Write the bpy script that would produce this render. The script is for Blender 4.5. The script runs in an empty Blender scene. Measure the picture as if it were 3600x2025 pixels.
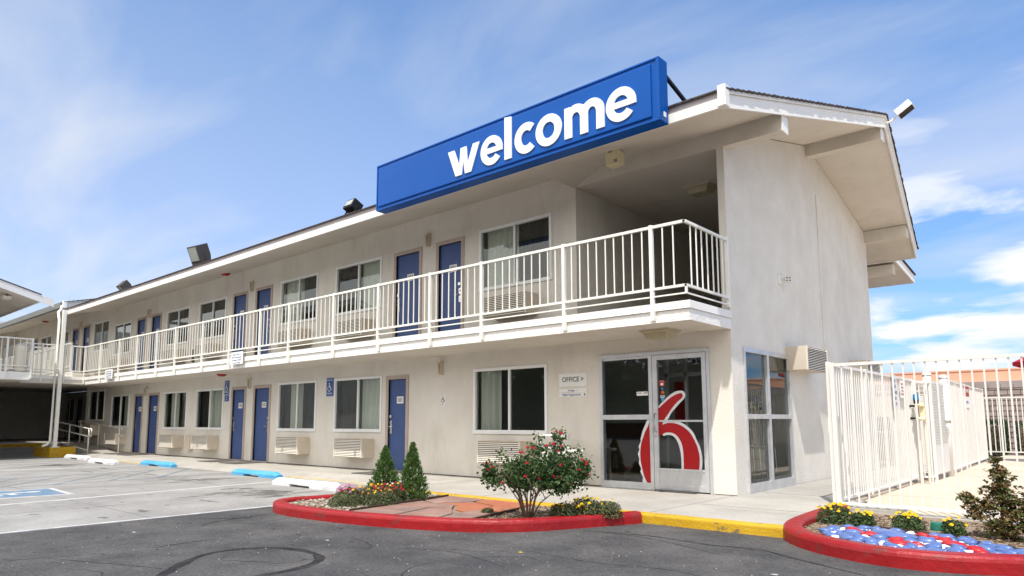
import bpy, bmesh, math, random
from mathutils import Vector, Matrix, noise
from math import radians as R, sin, cos, pi
random.seed(7)
S = bpy.context.scene
COL = S.collection

# ---------------------------------------------------------------- camera
cam = bpy.data.cameras.new('camera'); co = bpy.data.objects.new('camera', cam); COL.objects.link(co)
cam.sensor_width = 36; cam.lens = 24.2285; cam.shift_y = 0.05002; cam.clip_start = .05; cam.clip_end = 2000
_y, _p, _r = .72101, .11927, -.00248
f = Vector((-sin(_y)*cos(_p), cos(_y)*cos(_p), sin(_p))); r0 = Vector((cos(_y), sin(_y), 0)); u0 = r0.cross(f)
r_ = r0*cos(_r)+u0*sin(_r); u_ = u0*cos(_r)-r0*sin(_r)
M = Matrix((r_, u_, -f)).transposed().to_4x4(); M.translation = (4.3784, -10.0372, 1.2335)
co.matrix_world = M
S.camera = co
S.render.resolution_x = 1024; S.render.resolution_y = 576
# ---------------------------------------------------------------- light
SX, SY, SZ = .245, -.48, 1.0            # direction towards the sun
sd = Vector((SX, SY, SZ)).normalized()
sun = bpy.data.lights.new('sun', 'SUN'); sun.energy = 3.4; sun.angle = R(.53); sun.color = (1, .96, .9)
so = bpy.data.objects.new('sun', sun); COL.objects.link(so)
so.rotation_euler = sd.to_track_quat('Z', 'Y').to_euler()
S.view_settings.view_transform = 'Standard'; S.view_settings.look = 'None'
S.view_settings.exposure = .53; S.view_settings.gamma = 1
W = bpy.data.worlds.new('World'); S.world = W; W.use_nodes = True
nt = W.node_tree; nd = nt.nodes; lk = nt.links
for n in list(nd): nd.remove(n)
def N(t, **k):
    n = nd.new(t)
    for a, b in k.items():
        if hasattr(n, a): setattr(n, a, b)
        else: n.inputs[a].default_value = b
    return n
def mth(op, a, b=None):
    n = nd.new('ShaderNodeMath'); n.operation = op
    for i, v in enumerate((a, b)):
        if v is None: continue
        if isinstance(v, (int, float)): n.inputs[i].default_value = v
        else: lk.new(v, n.inputs[i])
    return n.outputs[0]
sky = N('ShaderNodeTexSky'); sky.sky_type = 'NISHITA'; sky.sun_disc = False
sky.sun_elevation = math.asin(sd.z); sky.sun_rotation = math.atan2(sd.x, sd.y); sky.air_density = 1.1; sky.dust_density = .1; sky.ozone_density = 2.5
tc = N('ShaderNodeTexCoord'); sp = N('ShaderNodeSeparateXYZ'); lk.new(tc.outputs['Generated'], sp.inputs[0])
zz = mth('ADD', mth('MAXIMUM', sp.outputs[2], 0.0), .12)
cu = mth('DIVIDE', sp.outputs[0], zz); cv = mth('DIVIDE', sp.outputs[1], zz)
cb = N('ShaderNodeCombineXYZ'); lk.new(cu, cb.inputs[0]); lk.new(cv, cb.inputs[1])
mp = N('ShaderNodeMapping'); lk.new(cb.outputs[0], mp.inputs[0])
mp.inputs['Rotation'].default_value = (0, 0, R(20)); mp.inputs['Scale'].default_value = (.55, 1.25, 1); mp.inputs['Location'].default_value = (2.3, .4, 0)
n1 = N('ShaderNodeTexNoise', Scale=1.1, Detail=7, Roughness=.52, Distortion=.5); lk.new(mp.outputs[0], n1.inputs['Vector'])
c1 = N('ShaderNodeValToRGB'); lk.new(n1.outputs[0], c1.inputs[0])
c1.color_ramp.elements[0].position = .42; c1.color_ramp.elements[0].color = (0, 0, 0, 1)
c1.color_ramp.elements[1].position = .86; c1.color_ramp.elements[1].color = (.75, .75, .75, 1)
# flat bands and small heaped clouds low over the horizon
mp2 = N('ShaderNodeMapping'); lk.new(tc.outputs['Generated'], mp2.inputs[0]); mp2.inputs['Scale'].default_value = (3.4, 3.4, 13); mp2.inputs['Location'].default_value = (3.1, .2, .95)
n2 = N('ShaderNodeTexNoise', Scale=1.25, Detail=8, Roughness=.5, Distortion=.25); lk.new(mp2.outputs[0], n2.inputs['Vector'])
c2 = N('ShaderNodeValToRGB'); lk.new(n2.outputs[0], c2.inputs[0])
c2.color_ramp.elements[0].position = .50; c2.color_ramp.elements[0].color = (0, 0, 0, 1)
c2.color_ramp.elements[1].position = .575; c2.color_ramp.elements[1].color = (1, 1, 1, 1)
low = N('ShaderNodeMapRange'); lk.new(sp.outputs[2], low.inputs[0]); low.inputs[1].default_value = .42; low.inputs[2].default_value = .2; low.inputs[3].default_value = 0; low.inputs[4].default_value = 1
east = N('ShaderNodeMapRange'); lk.new(sp.outputs[0], east.inputs[0]); east.inputs[1].default_value = -.50; east.inputs[2].default_value = -.22
lowm = mth('MULTIPLY', mth('MULTIPLY', c2.outputs[0], low.outputs[0]), east.outputs[0])
# thin milky veil, denser to the west (left) and near the horizon
veil = N('ShaderNodeMapRange'); lk.new(mth('ADD', mth('MULTIPLY', sp.outputs[2], 1.3), mth('MULTIPLY', sp.outputs[0], .62)), veil.inputs[0])
veil.inputs[1].default_value = .55; veil.inputs[2].default_value = -.35; veil.inputs[3].default_value = 0; veil.inputs[4].default_value = .72
cl = mth('MINIMUM', mth('ADD', c1.outputs[0], mth('MULTIPLY', veil.outputs[0], .7)), .96)
mx = N('ShaderNodeMixRGB'); lk.new(cl, mx.inputs[0])
gain = N('ShaderNodeMixRGB'); gain.blend_type = 'MULTIPLY'; gain.inputs[0].default_value = 1; lk.new(sky.outputs[0], gain.inputs[1]); gain.inputs[2].default_value = (.44, .79, 1.08, 1)
hz = N('ShaderNodeMapRange'); lk.new(sp.outputs[2], hz.inputs[0]); hz.inputs[1].default_value = 0; hz.inputs[2].default_value = .45; hz.inputs[3].default_value = 1; hz.inputs[4].default_value = 0
hm = N('ShaderNodeMixRGB'); hm.blend_type = 'MULTIPLY'; lk.new(hz.outputs[0], hm.inputs[0]); lk.new(gain.outputs[0], hm.inputs[1]); hm.inputs[2].default_value = (.36, .63, .93, 1)
lk.new(hm.outputs[0], mx.inputs[1]); mx.inputs[2].default_value = (4.5, 4.65, 4.9, 1)
# unseen bright cloud cover added behind the viewer to fill the shaded walls
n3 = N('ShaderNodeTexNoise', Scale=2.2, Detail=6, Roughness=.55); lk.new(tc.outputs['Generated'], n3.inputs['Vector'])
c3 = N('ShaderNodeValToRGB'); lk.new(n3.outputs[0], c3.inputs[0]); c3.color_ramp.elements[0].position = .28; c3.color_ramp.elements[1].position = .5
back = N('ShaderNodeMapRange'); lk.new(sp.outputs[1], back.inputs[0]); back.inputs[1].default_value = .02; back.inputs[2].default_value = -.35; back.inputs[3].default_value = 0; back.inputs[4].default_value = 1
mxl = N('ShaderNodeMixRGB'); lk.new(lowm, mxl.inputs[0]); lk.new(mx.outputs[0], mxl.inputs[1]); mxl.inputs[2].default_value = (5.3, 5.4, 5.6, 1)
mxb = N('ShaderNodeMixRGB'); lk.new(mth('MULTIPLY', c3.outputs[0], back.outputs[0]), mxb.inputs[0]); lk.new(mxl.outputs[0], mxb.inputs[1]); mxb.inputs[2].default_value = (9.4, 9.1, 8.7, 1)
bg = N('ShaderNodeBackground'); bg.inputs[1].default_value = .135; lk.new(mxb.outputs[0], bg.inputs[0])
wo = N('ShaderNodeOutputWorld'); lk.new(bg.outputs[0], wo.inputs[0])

# ---------------------------------------------------------------- materials
def mat(name, col, rough=.8, metal=0, col2=None, nscale=3, bump=0, bscale=60, spec=.3, stain=None, detail=5, lo=.35, hi=.7, coat=0, ramp3=None, stretch=None):
    m = bpy.data.materials.new(name); m.use_nodes = True
    t = m.node_tree; b = t.nodes['Principled BSDF']; L = t.links.new
    b.inputs['Roughness'].default_value = rough; b.inputs['Metallic'].default_value = metal
    b.inputs['Specular IOR Level'].default_value = spec
    if coat: b.inputs['Coat Weight'].default_value = coat; b.inputs['Coat Roughness'].default_value = .08
    b.inputs['Base Color'].default_value = (*col, 1)
    if col2 or bump or stain:
        tcn = t.nodes.new('ShaderNodeTexCoord'); vec = tcn.outputs['Object']
        if stretch:
            mpn = t.nodes.new('ShaderNodeMapping'); mpn.inputs['Scale'].default_value = stretch; L(vec, mpn.inputs[0]); svec = mpn.outputs[0]
        else: svec = vec
    out = None
    if col2:
        n = t.nodes.new('ShaderNodeTexNoise'); n.inputs['Scale'].default_value = nscale; n.inputs['Detail'].default_value = detail; n.inputs['Roughness'].default_value = .62
        L(svec, n.inputs['Vector'])
        rp = t.nodes.new('ShaderNodeValToRGB'); L(n.outputs[0], rp.inputs[0])
        rp.color_ramp.elements[0].position = lo; rp.color_ramp.elements[1].position = hi
        rp.color_ramp.elements[0].color = (*col, 1); rp.color_ramp.elements[1].color = (*col2, 1)
        if ramp3:
            e = rp.color_ramp.elements.new(ramp3[0]); e.color = (*ramp3[1], 1)
        out = rp.outputs[0]
    if stain:      # (colour, scale, lo, hi, amount, stretch)
        sc, ss, sl, sh, am, st = stain
        mpn = t.nodes.new('ShaderNodeMapping'); mpn.inputs['Scale'].default_value = st; L(vec, mpn.inputs[0]); mpn.inputs['Location'].default_value = (4.1, 7.7, 1.3)
        n = t.nodes.new('ShaderNodeTexNoise'); n.inputs['Scale'].default_value = ss; n.inputs['Detail'].default_value = 8; n.inputs['Roughness'].default_value = .65; L(mpn.outputs[0], n.inputs['Vector'])
        rp = t.nodes.new('ShaderNodeValToRGB'); L(n.outputs[0], rp.inputs[0]); rp.color_ramp.elements[0].position = sl; rp.color_ramp.elements[1].position = sh
        rp.color_ramp.elements[0].color = (0, 0, 0, 1); rp.color_ramp.elements[1].color = (am, am, am, 1)
        mxn = t.nodes.new('ShaderNodeMixRGB'); L(rp.outputs[0], mxn.inputs[0])
        if out: L(out, mxn.inputs[1])
        else: mxn.inputs[1].default_value = (*col, 1)
        mxn.inputs[2].default_value = (*sc, 1); out = mxn.outputs[0]
    if out: L(out, b.inputs['Base Color'])
    if bump:
        n = t.nodes.new('ShaderNodeTexNoise'); n.inputs['Scale'].default_value = bscale; n.inputs['Detail'].default_value = 4; L(vec, n.inputs['Vector'])
        bp = t.nodes.new('ShaderNodeBump'); bp.inputs['Strength'].default_value = bump; bp.inputs['Distance'].default_value = .02; L(n.outputs[0], bp.inputs['Height']); L(bp.outputs[0], b.inputs['Normal'])
    return m
def leafmat(name, cols, rough=.55):
    m = bpy.data.materials.new(name); m.use_nodes = True
    t = m.node_tree; b = t.nodes['Principled BSDF']; L = t.links.new
    g = t.nodes.new('ShaderNodeNewGeometry')
    rp = t.nodes.new('ShaderNodeValToRGB'); L(g.outputs['Random Per Island'], rp.inputs[0])
    while len(rp.color_ramp.elements) < len(cols): rp.color_ramp.elements.new(.5)
    for i, c in enumerate(cols):
        rp.color_ramp.elements[i].position = i/(len(cols)-1); rp.color_ramp.elements[i].color = (*c, 1)
    L(rp.outputs[0], b.inputs['Base Color']); b.inputs['Roughness'].default_value = rough; b.inputs['Specular IOR Level'].default_value = .35
    tr = t.nodes.new('ShaderNodeBsdfTranslucent'); L(rp.outputs[0], tr.inputs[0])
    mxs = t.nodes.new('ShaderNodeMixShader'); mxs.inputs[0].default_value = .25; L(b.outputs[0], mxs.inputs[1]); L(tr.outputs[0], mxs.inputs[2])
    L(mxs.outputs[0], t.nodes['Material Output'].inputs[0])
    return m
def glassmat(name, tint=(.5, .55, .53), refl=.12, wav=.0):
    m = bpy.data.materials.new(name); m.use_nodes = True
    t = m.node_tree; L = t.links.new
    for n in list(t.nodes): t.nodes.remove(n)
    o = t.nodes.new('ShaderNodeOutputMaterial'); g = t.nodes.new('ShaderNodeBsdfGlossy'); g.inputs['Roughness'].default_value = .01; g.inputs[0].default_value = (.95, 1, 1, 1)
    tr = t.nodes.new('ShaderNodeBsdfTransparent'); tr.inputs[0].default_value = (*tint, 1)
    lw = t.nodes.new('ShaderNodeFresnel'); lw.inputs[0].default_value = 1.5
    ad = t.nodes.new('ShaderNodeMath'); ad.operation = 'ADD'; ad.inputs[1].default_value = refl; L(lw.outputs[0], ad.inputs[0])
    mxs = t.nodes.new('ShaderNodeMixShader'); L(ad.outputs[0], mxs.inputs[0]); L(tr.outputs[0], mxs.inputs[1]); L(g.outputs[0], mxs.inputs[2]); L(mxs.outputs[0], o.inputs[0])
    if wav:
        tcn = t.nodes.new('ShaderNodeTexCoord'); n = t.nodes.new('ShaderNodeTexNoise'); n.inputs['Scale'].default_value = 1.6; L(tcn.outputs['Object'], n.inputs['Vector'])
        bp = t.nodes.new('ShaderNodeBump'); bp.inputs['Strength'].default_value = wav; bp.inputs['Distance'].default_value = .02; L(n.outputs[0], bp.inputs['Height']); L(bp.outputs[0], g.inputs['Normal'])
    return m
K = {}
K['stucco'] = mat('stucco', (.685, .65, .585), .95, col2=(.76, .725, .66), nscale=1.3, bump=.35, bscale=45, stain=((.46, .42, .36), 1.5, .50, .78, .45, (1, 1, .3)))
K['stucco_rough'] = mat('stucco_rough', (.70, .665, .60), .95, col2=(.78, .75, .69), nscale=1.6, bump=.5, bscale=38, stain=((.48, .45, .40), .6, .50, .78, .45, (1, 1, .55)))
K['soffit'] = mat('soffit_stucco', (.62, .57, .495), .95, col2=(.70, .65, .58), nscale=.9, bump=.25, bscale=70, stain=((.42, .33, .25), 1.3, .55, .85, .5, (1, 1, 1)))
K['white'] = mat('white_paint', (.80, .785, .74), .55, col2=(.86, .84, .81), nscale=2, stain=((.5, .45, .38), 3, .6, .8, .5, (1, 1, 3)))
K['white_plaster'] = mat('white_plaster', (.80, .78, .74), .7, col2=(.87, .85, .82), nscale=2.2, bump=.9, bscale=22, stain=((.55, .52, .47), 2.2, .58, .8, .6, (1, 1, 2)))
K['rail'] = mat('rail_paint', (.80, .785, .71), .45, col2=(.84, .83, .77), nscale=6, spec=.4, stain=((.5, .38, .22), 14, .66, .8, .6, (1, 1, 1)))
K['fence'] = mat('fence_paint', (.69, .675, .64), .42, col2=(.76, .745, .715), nscale=4, spec=.4)
K['shingle'] = mat('shingles', (.035, .03, .035), .95, col2=(.10, .085, .08), nscale=12, bump=.6, bscale=40)
K['trim_grey'] = mat('grey_trim', (.42, .38, .38), .7, col2=(.5, .46, .46), nscale=3)
K['vinyl'] = mat('vinyl_frame', (.80, .81, .80), .4, col2=(.86, .87, .86), nscale=3, spec=.4)
K['alu'] = mat('aluminium', (.55, .56, .58), .38, metal=.55, col2=(.68, .69, .7), nscale=4)
K['doorblue'] = mat('blue_door_paint', (.045, .085, .235), .5, col2=(.055, .10, .265), nscale=2, spec=.4, stain=((.10, .13, .3), 3, .6, .85, .5, (1, 1, 1)))
K['doorframe'] = mat('taupe_frame', (.43, .35, .30), .6, col2=(.5, .41, .36), nscale=2)
K['steel'] = mat('satin_steel', (.6, .6, .6), .25, metal=.9)
K['glass'] = glassmat('window_glass', (.80, .85, .82), .03, .12)
K['shopglass'] = glassmat('shop_glass', (.8, .84, .82), .02, .05)
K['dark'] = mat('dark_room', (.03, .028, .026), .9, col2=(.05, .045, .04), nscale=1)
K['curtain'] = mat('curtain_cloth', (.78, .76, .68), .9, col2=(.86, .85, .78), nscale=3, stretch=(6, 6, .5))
K['curtain_darkened'] = mat('darkened_curtain_cloth', (.035, .032, .028), .9, col2=(.06, .055, .048), nscale=3, stretch=(6, 6, .5))  # curtain colour darkened to stand for the unlit side of a window
K['acbox'] = mat('beige_metal', (.58, .50, .40), .6, col2=(.66, .58, .48), nscale=3, stain=((.4, .3, .2), 5, .6, .8, .5, (1, 1, 1)))
K['acgrille'] = mat('grille_metal', (.70, .65, .56), .5, col2=(.75, .70, .62), nscale=3)
K['black'] = mat('black', (.012, .012, .013), .6)
K['signblue'] = mat('sign_blue', (.0002, .070, .33), .40, col2=(.0004, .082, .37), nscale=.8, spec=.2)
K['signwhite'] = mat('sign_white', (.80, .82, .86), .45, col2=(.86, .88, .9), nscale=2)
K['hcblue'] = mat('plate_blue', (.02, .075, .30), .4, col2=(.03, .09, .34), nscale=5)
K['red6'] = mat('vinyl_red', (.36, .008, .011), .35, col2=(.40, .010, .014), nscale=2, spec=.3)
K['vinylgrey'] = mat('vinyl_light', (.66, .67, .70), .4, col2=(.72, .73, .75), nscale=3)
K['paper'] = mat('plate_white', (.78, .78, .75), .5, col2=(.84, .84, .82), nscale=8)
K['ink'] = mat('ink', (.02, .02, .025), .5)
K['inkblue'] = mat('ink_blue', (.05, .10, .30), .5)
K['alarm'] = mat('alarm_red', (.36, .02, .02), .4)
K['asphalt'] = mat('asphalt', (.046, .046, .048), .9, col2=(.125, .119, .114), nscale=1.3, bump=.6, bscale=160, detail=9, lo=.3, hi=.72, stain=((.05, .05, .055), .7, .50, .72, .75, (1, .45, 1)))
K['concrete'] = mat('concrete_lot', (.23, .222, .21), .9, col2=(.34, .33, .31), nscale=.9, bump=.3, bscale=90, detail=9, stain=((.10, .092, .085), .75, .56, .8, .55, (.42, 1.6, 1)))
K['walk'] = mat('concrete_walk', (.33, .31, .275), .9, col2=(.42, .40, .36), nscale=1.1, bump=.2, bscale=90, detail=9, stain=((.20, .185, .16), 1.3, .56, .8, .6, (.6, 1.3, 1)))
K['deck'] = mat('pool_deck', (.56, .46, .345), .9, col2=(.64, .545, .43), nscale=.8, bump=.15, bscale=90, detail=6)
K['yellow'] = mat('yellow_kerb_paint', (.50, .29, .012), .6, col2=(.58, .36, .025), nscale=2.5, bump=.4, bscale=40, stain=((.15, .12, .08), 5.5, .575, .64, .9, (1, 1, 1.6)))
K['redkerb'] = mat('red_kerb_paint', (.26, .005, .008), .45, col2=(.34, .009, .012), nscale=2, bump=.5, bscale=11, spec=.45, stain=((.15, .035, .03), 5, .57, .66, .85, (1, 1, 1.5)))
K['line'] = mat('road_paint', (.46, .455, .45), .8, col2=(.58, .575, .57), nscale=4, stain=((.34, .33, .31), 3, .52, .66, .85, (1, 1, 1)))
K['lineyellow'] = mat('faded_yellow_paint', (.55, .42, .16), .8, col2=(.52, .46, .33), nscale=3)
K['lineblue'] = mat('faded_blue_paint', (.15, .25, .36), .85, col2=(.28, .285, .28), nscale=2.6, detail=9, lo=.36, hi=.60)
K['boxblue'] = mat('blue_road_paint', (.085, .18, .29), .8, col2=(.15, .22, .29), nscale=3, stain=((.26, .26, .25), 4, .50, .66, .8, (1, 1, 1)))
K['stopblue'] = mat('blue_stop_paint', (.07, .32, .56), .6, col2=(.10, .38, .62), nscale=3, bump=.5, bscale=30, stain=((.3, .4, .45), 7, .62, .7, .8, (1, 1, 1)))
K['stopwhite'] = mat('white_stop_paint', (.58, .59, .61), .65, col2=(.70, .71, .72), nscale=3, bump=.7, bscale=26, stain=((.3, .28, .26), 6, .61, .68, .9, (1, 1, 1.6)))
K['tar'] = mat('tar', (.022, .022, .025), .95, col2=(.045, .044, .047), nscale=8, spec=.1)
K['oil'] = mat('oil_stain', (.10, .092, .085), .7, col2=(.24, .23, .215), nscale=3.2, detail=8)
def breakup(m, sc, lo_, hi_, mx_=.85):
    t = m.node_tree; b = t.nodes['Principled BSDF']; L = t.links.new; tcn = t.nodes.new('ShaderNodeTexCoord'); mpn = t.nodes.new('ShaderNodeMapping'); mpn.inputs['Scale'].default_value = (1.5, .6, 1); L(tcn.outputs['Object'], mpn.inputs[0])
    n = t.nodes.new('ShaderNodeTexNoise'); n.inputs['Scale'].default_value = sc; n.inputs['Detail'].default_value = 9; n.inputs['Roughness'].default_value = .7; L(mpn.outputs[0], n.inputs['Vector'])
    mr = t.nodes.new('ShaderNodeMapRange'); L(n.outputs[0], mr.inputs[0]); mr.inputs[1].default_value = lo_; mr.inputs[2].default_value = hi_; mr.inputs[4].default_value = mx_
    tr = t.nodes.new('ShaderNodeBsdfTransparent'); mxs = t.nodes.new('ShaderNodeMixShader'); L(mr.outputs[0], mxs.inputs[0]); L(tr.outputs[0], mxs.inputs[1]); L(b.outputs[0], mxs.inputs[2]); L(mxs.outputs[0], t.nodes['Material Output'].inputs[0])
breakup(K['oil'], 2.6, .36, .60, .8); breakup(K['tar'], 5, .30, .58, .82); breakup(K['lineblue'], 3.2, .33, .62, .8)
K['joint'] = mat('joint_groove', (.17, .16, .145), .95)
K['soil'] = mat('bed_soil', (.20, .15, .105), .98, col2=(.36, .29, .21), nscale=14, bump=1, bscale=60)
K['gravel'] = leafmat('gravel_stone', [(.20, .16, .12), (.34, .28, .21), (.45, .40, .33), (.55, .50, .43)], .9)
K['chips'] = leafmat('bark_chips', [(.14, .09, .06), (.27, .19, .13), (.40, .31, .23)], .95)
K['flagA'] = mat('flagstone_pink', (.24, .135, .105), .85, col2=(.34, .22, .18), nscale=2.5, bump=.8, bscale=9, stain=((.16, .13, .12), 2.2, .48, .66, .8, (1, 1.6, 1)))
K['flagB'] = mat('flagstone_orange', (.34, .11, .055), .85, col2=(.40, .16, .09), nscale=2.5, bump=.8, bscale=9, stain=((.20, .12, .09), 2.4, .54, .7, .7, (1, 1.6, 1)))
K['wood'] = mat('old_wood', (.07, .04, .03), .9)
K['leaf'] = leafmat('rose_leaves', [(.016, .038, .012), (.035, .075, .02), (.06, .115, .03), (.13, .19, .07)], .45)
K['conifer'] = leafmat('conifer_needles', [(.02, .055, .014), (.05, .12, .025), (.10, .20, .045), (.19, .30, .08)])
K['herb'] = leafmat('herb_leaves', [(.03, .05, .02), (.06, .09, .03), (.11, .13, .05), (.16, .15, .07)])
K['maple'] = leafmat('bronze_leaves', [(.05, .09, .025), (.11, .16, .045), (.22, .14, .06), (.30, .17, .09)], .5)
K['hedge'] = leafmat('hedge_leaves', [(.015, .035, .012), (.035, .065, .02), (.06, .10, .03)])
K['stem'] = mat('brown_stems', (.16, .11, .07), .9, col2=(.24, .18, .13), nscale=10)
K['rosered'] = leafmat('rose_petals', [(.35, .005, .015), (.5, .012, .03), (.6, .03, .06)])
K['petalyellow'] = leafmat('marigold_petals', [(.75, .48, .01), (.85, .62, .02), (.90, .72, .05)])
K['petalorange'] = leafmat('orange_petals', [(.55, .18, .03), (.65, .32, .04)])
K['petalpink'] = leafmat('pink_petals', [(.55, .12, .30), (.70, .35, .55), (.4, .03, .14)])
K['petaldark'] = leafmat('crimson_petals', [(.35, .01, .03), (.5, .02, .05)])
K['stoneblue'] = mat('painted_stone_blue', (.075, .13, .33), .3, col2=(.12, .19, .42), nscale=6, spec=.4)
K['stonered'] = mat('painted_stone_red', (.40, .015, .022), .4, col2=(.48, .03, .035), nscale=6, spec=.4)
K['stonewhite'] = mat('painted_stone_white', (.72, .74, .78), .4, col2=(.8, .82, .84), nscale=6, spec=.4)
K['peach'] = mat('peach_wall', (.70, .36, .24), .9, col2=(.76, .42, .29), nscale=.5)
K['guttergreen'] = mat('gutter_metal', (.13, .14, .13), .5, col2=(.18, .19, .18), nscale=4)
K['slabtop'] = mat('bounce_cut_floor', (.17, .155, .14), .9, col2=(.24, .22, .20), nscale=2)  # dark floor colour added to cut light bounced onto the soffits
K['grilleback'] = mat('grille_shadow_gap', (.10, .09, .075), .9)
K['taupe'] = mat('taupe_band', (.30, .25, .24), .8, col2=(.35, .30, .28), nscale=1)
K['brickgrey'] = mat('block_wall', (.26, .21, .19), .9, col2=(.38, .31, .28), nscale=3)
K['umbred'] = mat('umbrella_cloth', (.40, .01, .03), .7)
K['cream'] = mat('cream_plastic', (.72, .62, .38), .5, col2=(.78, .70, .48), nscale=4)
K['creampale'] = mat('pale_cream', (.68, .62, .52), .7, col2=(.74, .69, .6), nscale=2)
K['teal'] = mat('blue_plastic', (.01, .16, .36), .4)
K['green'] = mat('green_plastic', (.02, .16, .11), .5)
K['bronze'] = mat('bronze_metal', (.10, .085, .075), .5, metal=.3)
K['lens'] = mat('lamp_lens', (.34, .36, .33), .15, col2=(.42, .44, .40), nscale=4, spec=.6)
K['lampwhite'] = mat('lamp_white', (.74, .72, .66), .45, col2=(.8, .78, .74), nscale=4)
K['fixt'] = mat('fixture_lens', (.42, .37, .24), .35, col2=(.5, .45, .32), nscale=8)
K['carpet'] = mat('lobby_carpet', (.26, .20, .17), .95, col2=(.32, .26, .22), nscale=5)
K['lobbywall'] = mat('lobby_wall', (.5, .5, .47), .9, col2=(.58, .58, .55), nscale=1)
K['matt'] = mat('doormat', (.09, .085, .08), .95, col2=(.13, .12, .11), nscale=30)
K['beyond'] = leafmat('far_leaves', [(.02, .035, .015), (.04, .06, .025), (.07, .09, .04)])
K['screen'] = mat('perforated_white', (.76, .74, .68), .5, col2=(.8, .79, .74), nscale=4)
K['tub'] = mat('tub_cream', (.74, .68, .55), .5, col2=(.8, .75, .64), nscale=3)

def grain(m, sc, lo_, hi_, specks=0):
    t = m.node_tree; b = t.nodes['Principled BSDF']; L = t.links.new; src = b.inputs['Base Color'].links[0].from_socket
    tcn = t.nodes.new('ShaderNodeTexCoord')
    n = t.nodes.new('ShaderNodeTexNoise'); n.inputs['Scale'].default_value = sc; n.inputs['Detail'].default_value = 3; n.inputs['Roughness'].default_value = .8; L(tcn.outputs['Object'], n.inputs['Vector'])
    mr = t.nodes.new('ShaderNodeMapRange'); L(n.outputs[0], mr.inputs[0]); mr.inputs[1].default_value = .3; mr.inputs[2].default_value = .7; mr.inputs[3].default_value = lo_; mr.inputs[4].default_value = hi_
    mu = t.nodes.new('ShaderNodeVectorMath'); mu.operation = 'SCALE'; L(src, mu.inputs[0]); L(mr.outputs[0], mu.inputs['Scale']); L(mu.outputs[0], b.inputs['Base Color'])
    if specks:
        v = t.nodes.new('ShaderNodeTexVoronoi'); v.inputs['Scale'].default_value = 26; L(tcn.outputs['Object'], v.inputs['Vector'])
        q = t.nodes.new('ShaderNodeMath'); q.operation = 'LESS_THAN'; q.inputs[1].default_value = .13; L(v.outputs['Distance'], q.inputs[0])
        mxn = t.nodes.new('ShaderNodeMixRGB'); q2 = t.nodes.new('ShaderNodeMath'); q2.operation = 'MULTIPLY'; q2.inputs[1].default_value = specks; L(q.outputs[0], q2.inputs[0]); L(q2.outputs[0], mxn.inputs[0]); L(mu.outputs[0], mxn.inputs[1]); mxn.inputs[2].default_value = (.34, .32, .29, 1); L(mxn.outputs[0], b.inputs['Base Color'])
grain(K['asphalt'], 34, .62, 1.42, .5); grain(K['concrete'], 26, .86, 1.15); grain(K['walk'], 26, .9, 1.1); grain(K['stucco_rough'], 30, .93, 1.06); grain(K['stucco'], 34, .95, 1.05)

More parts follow.
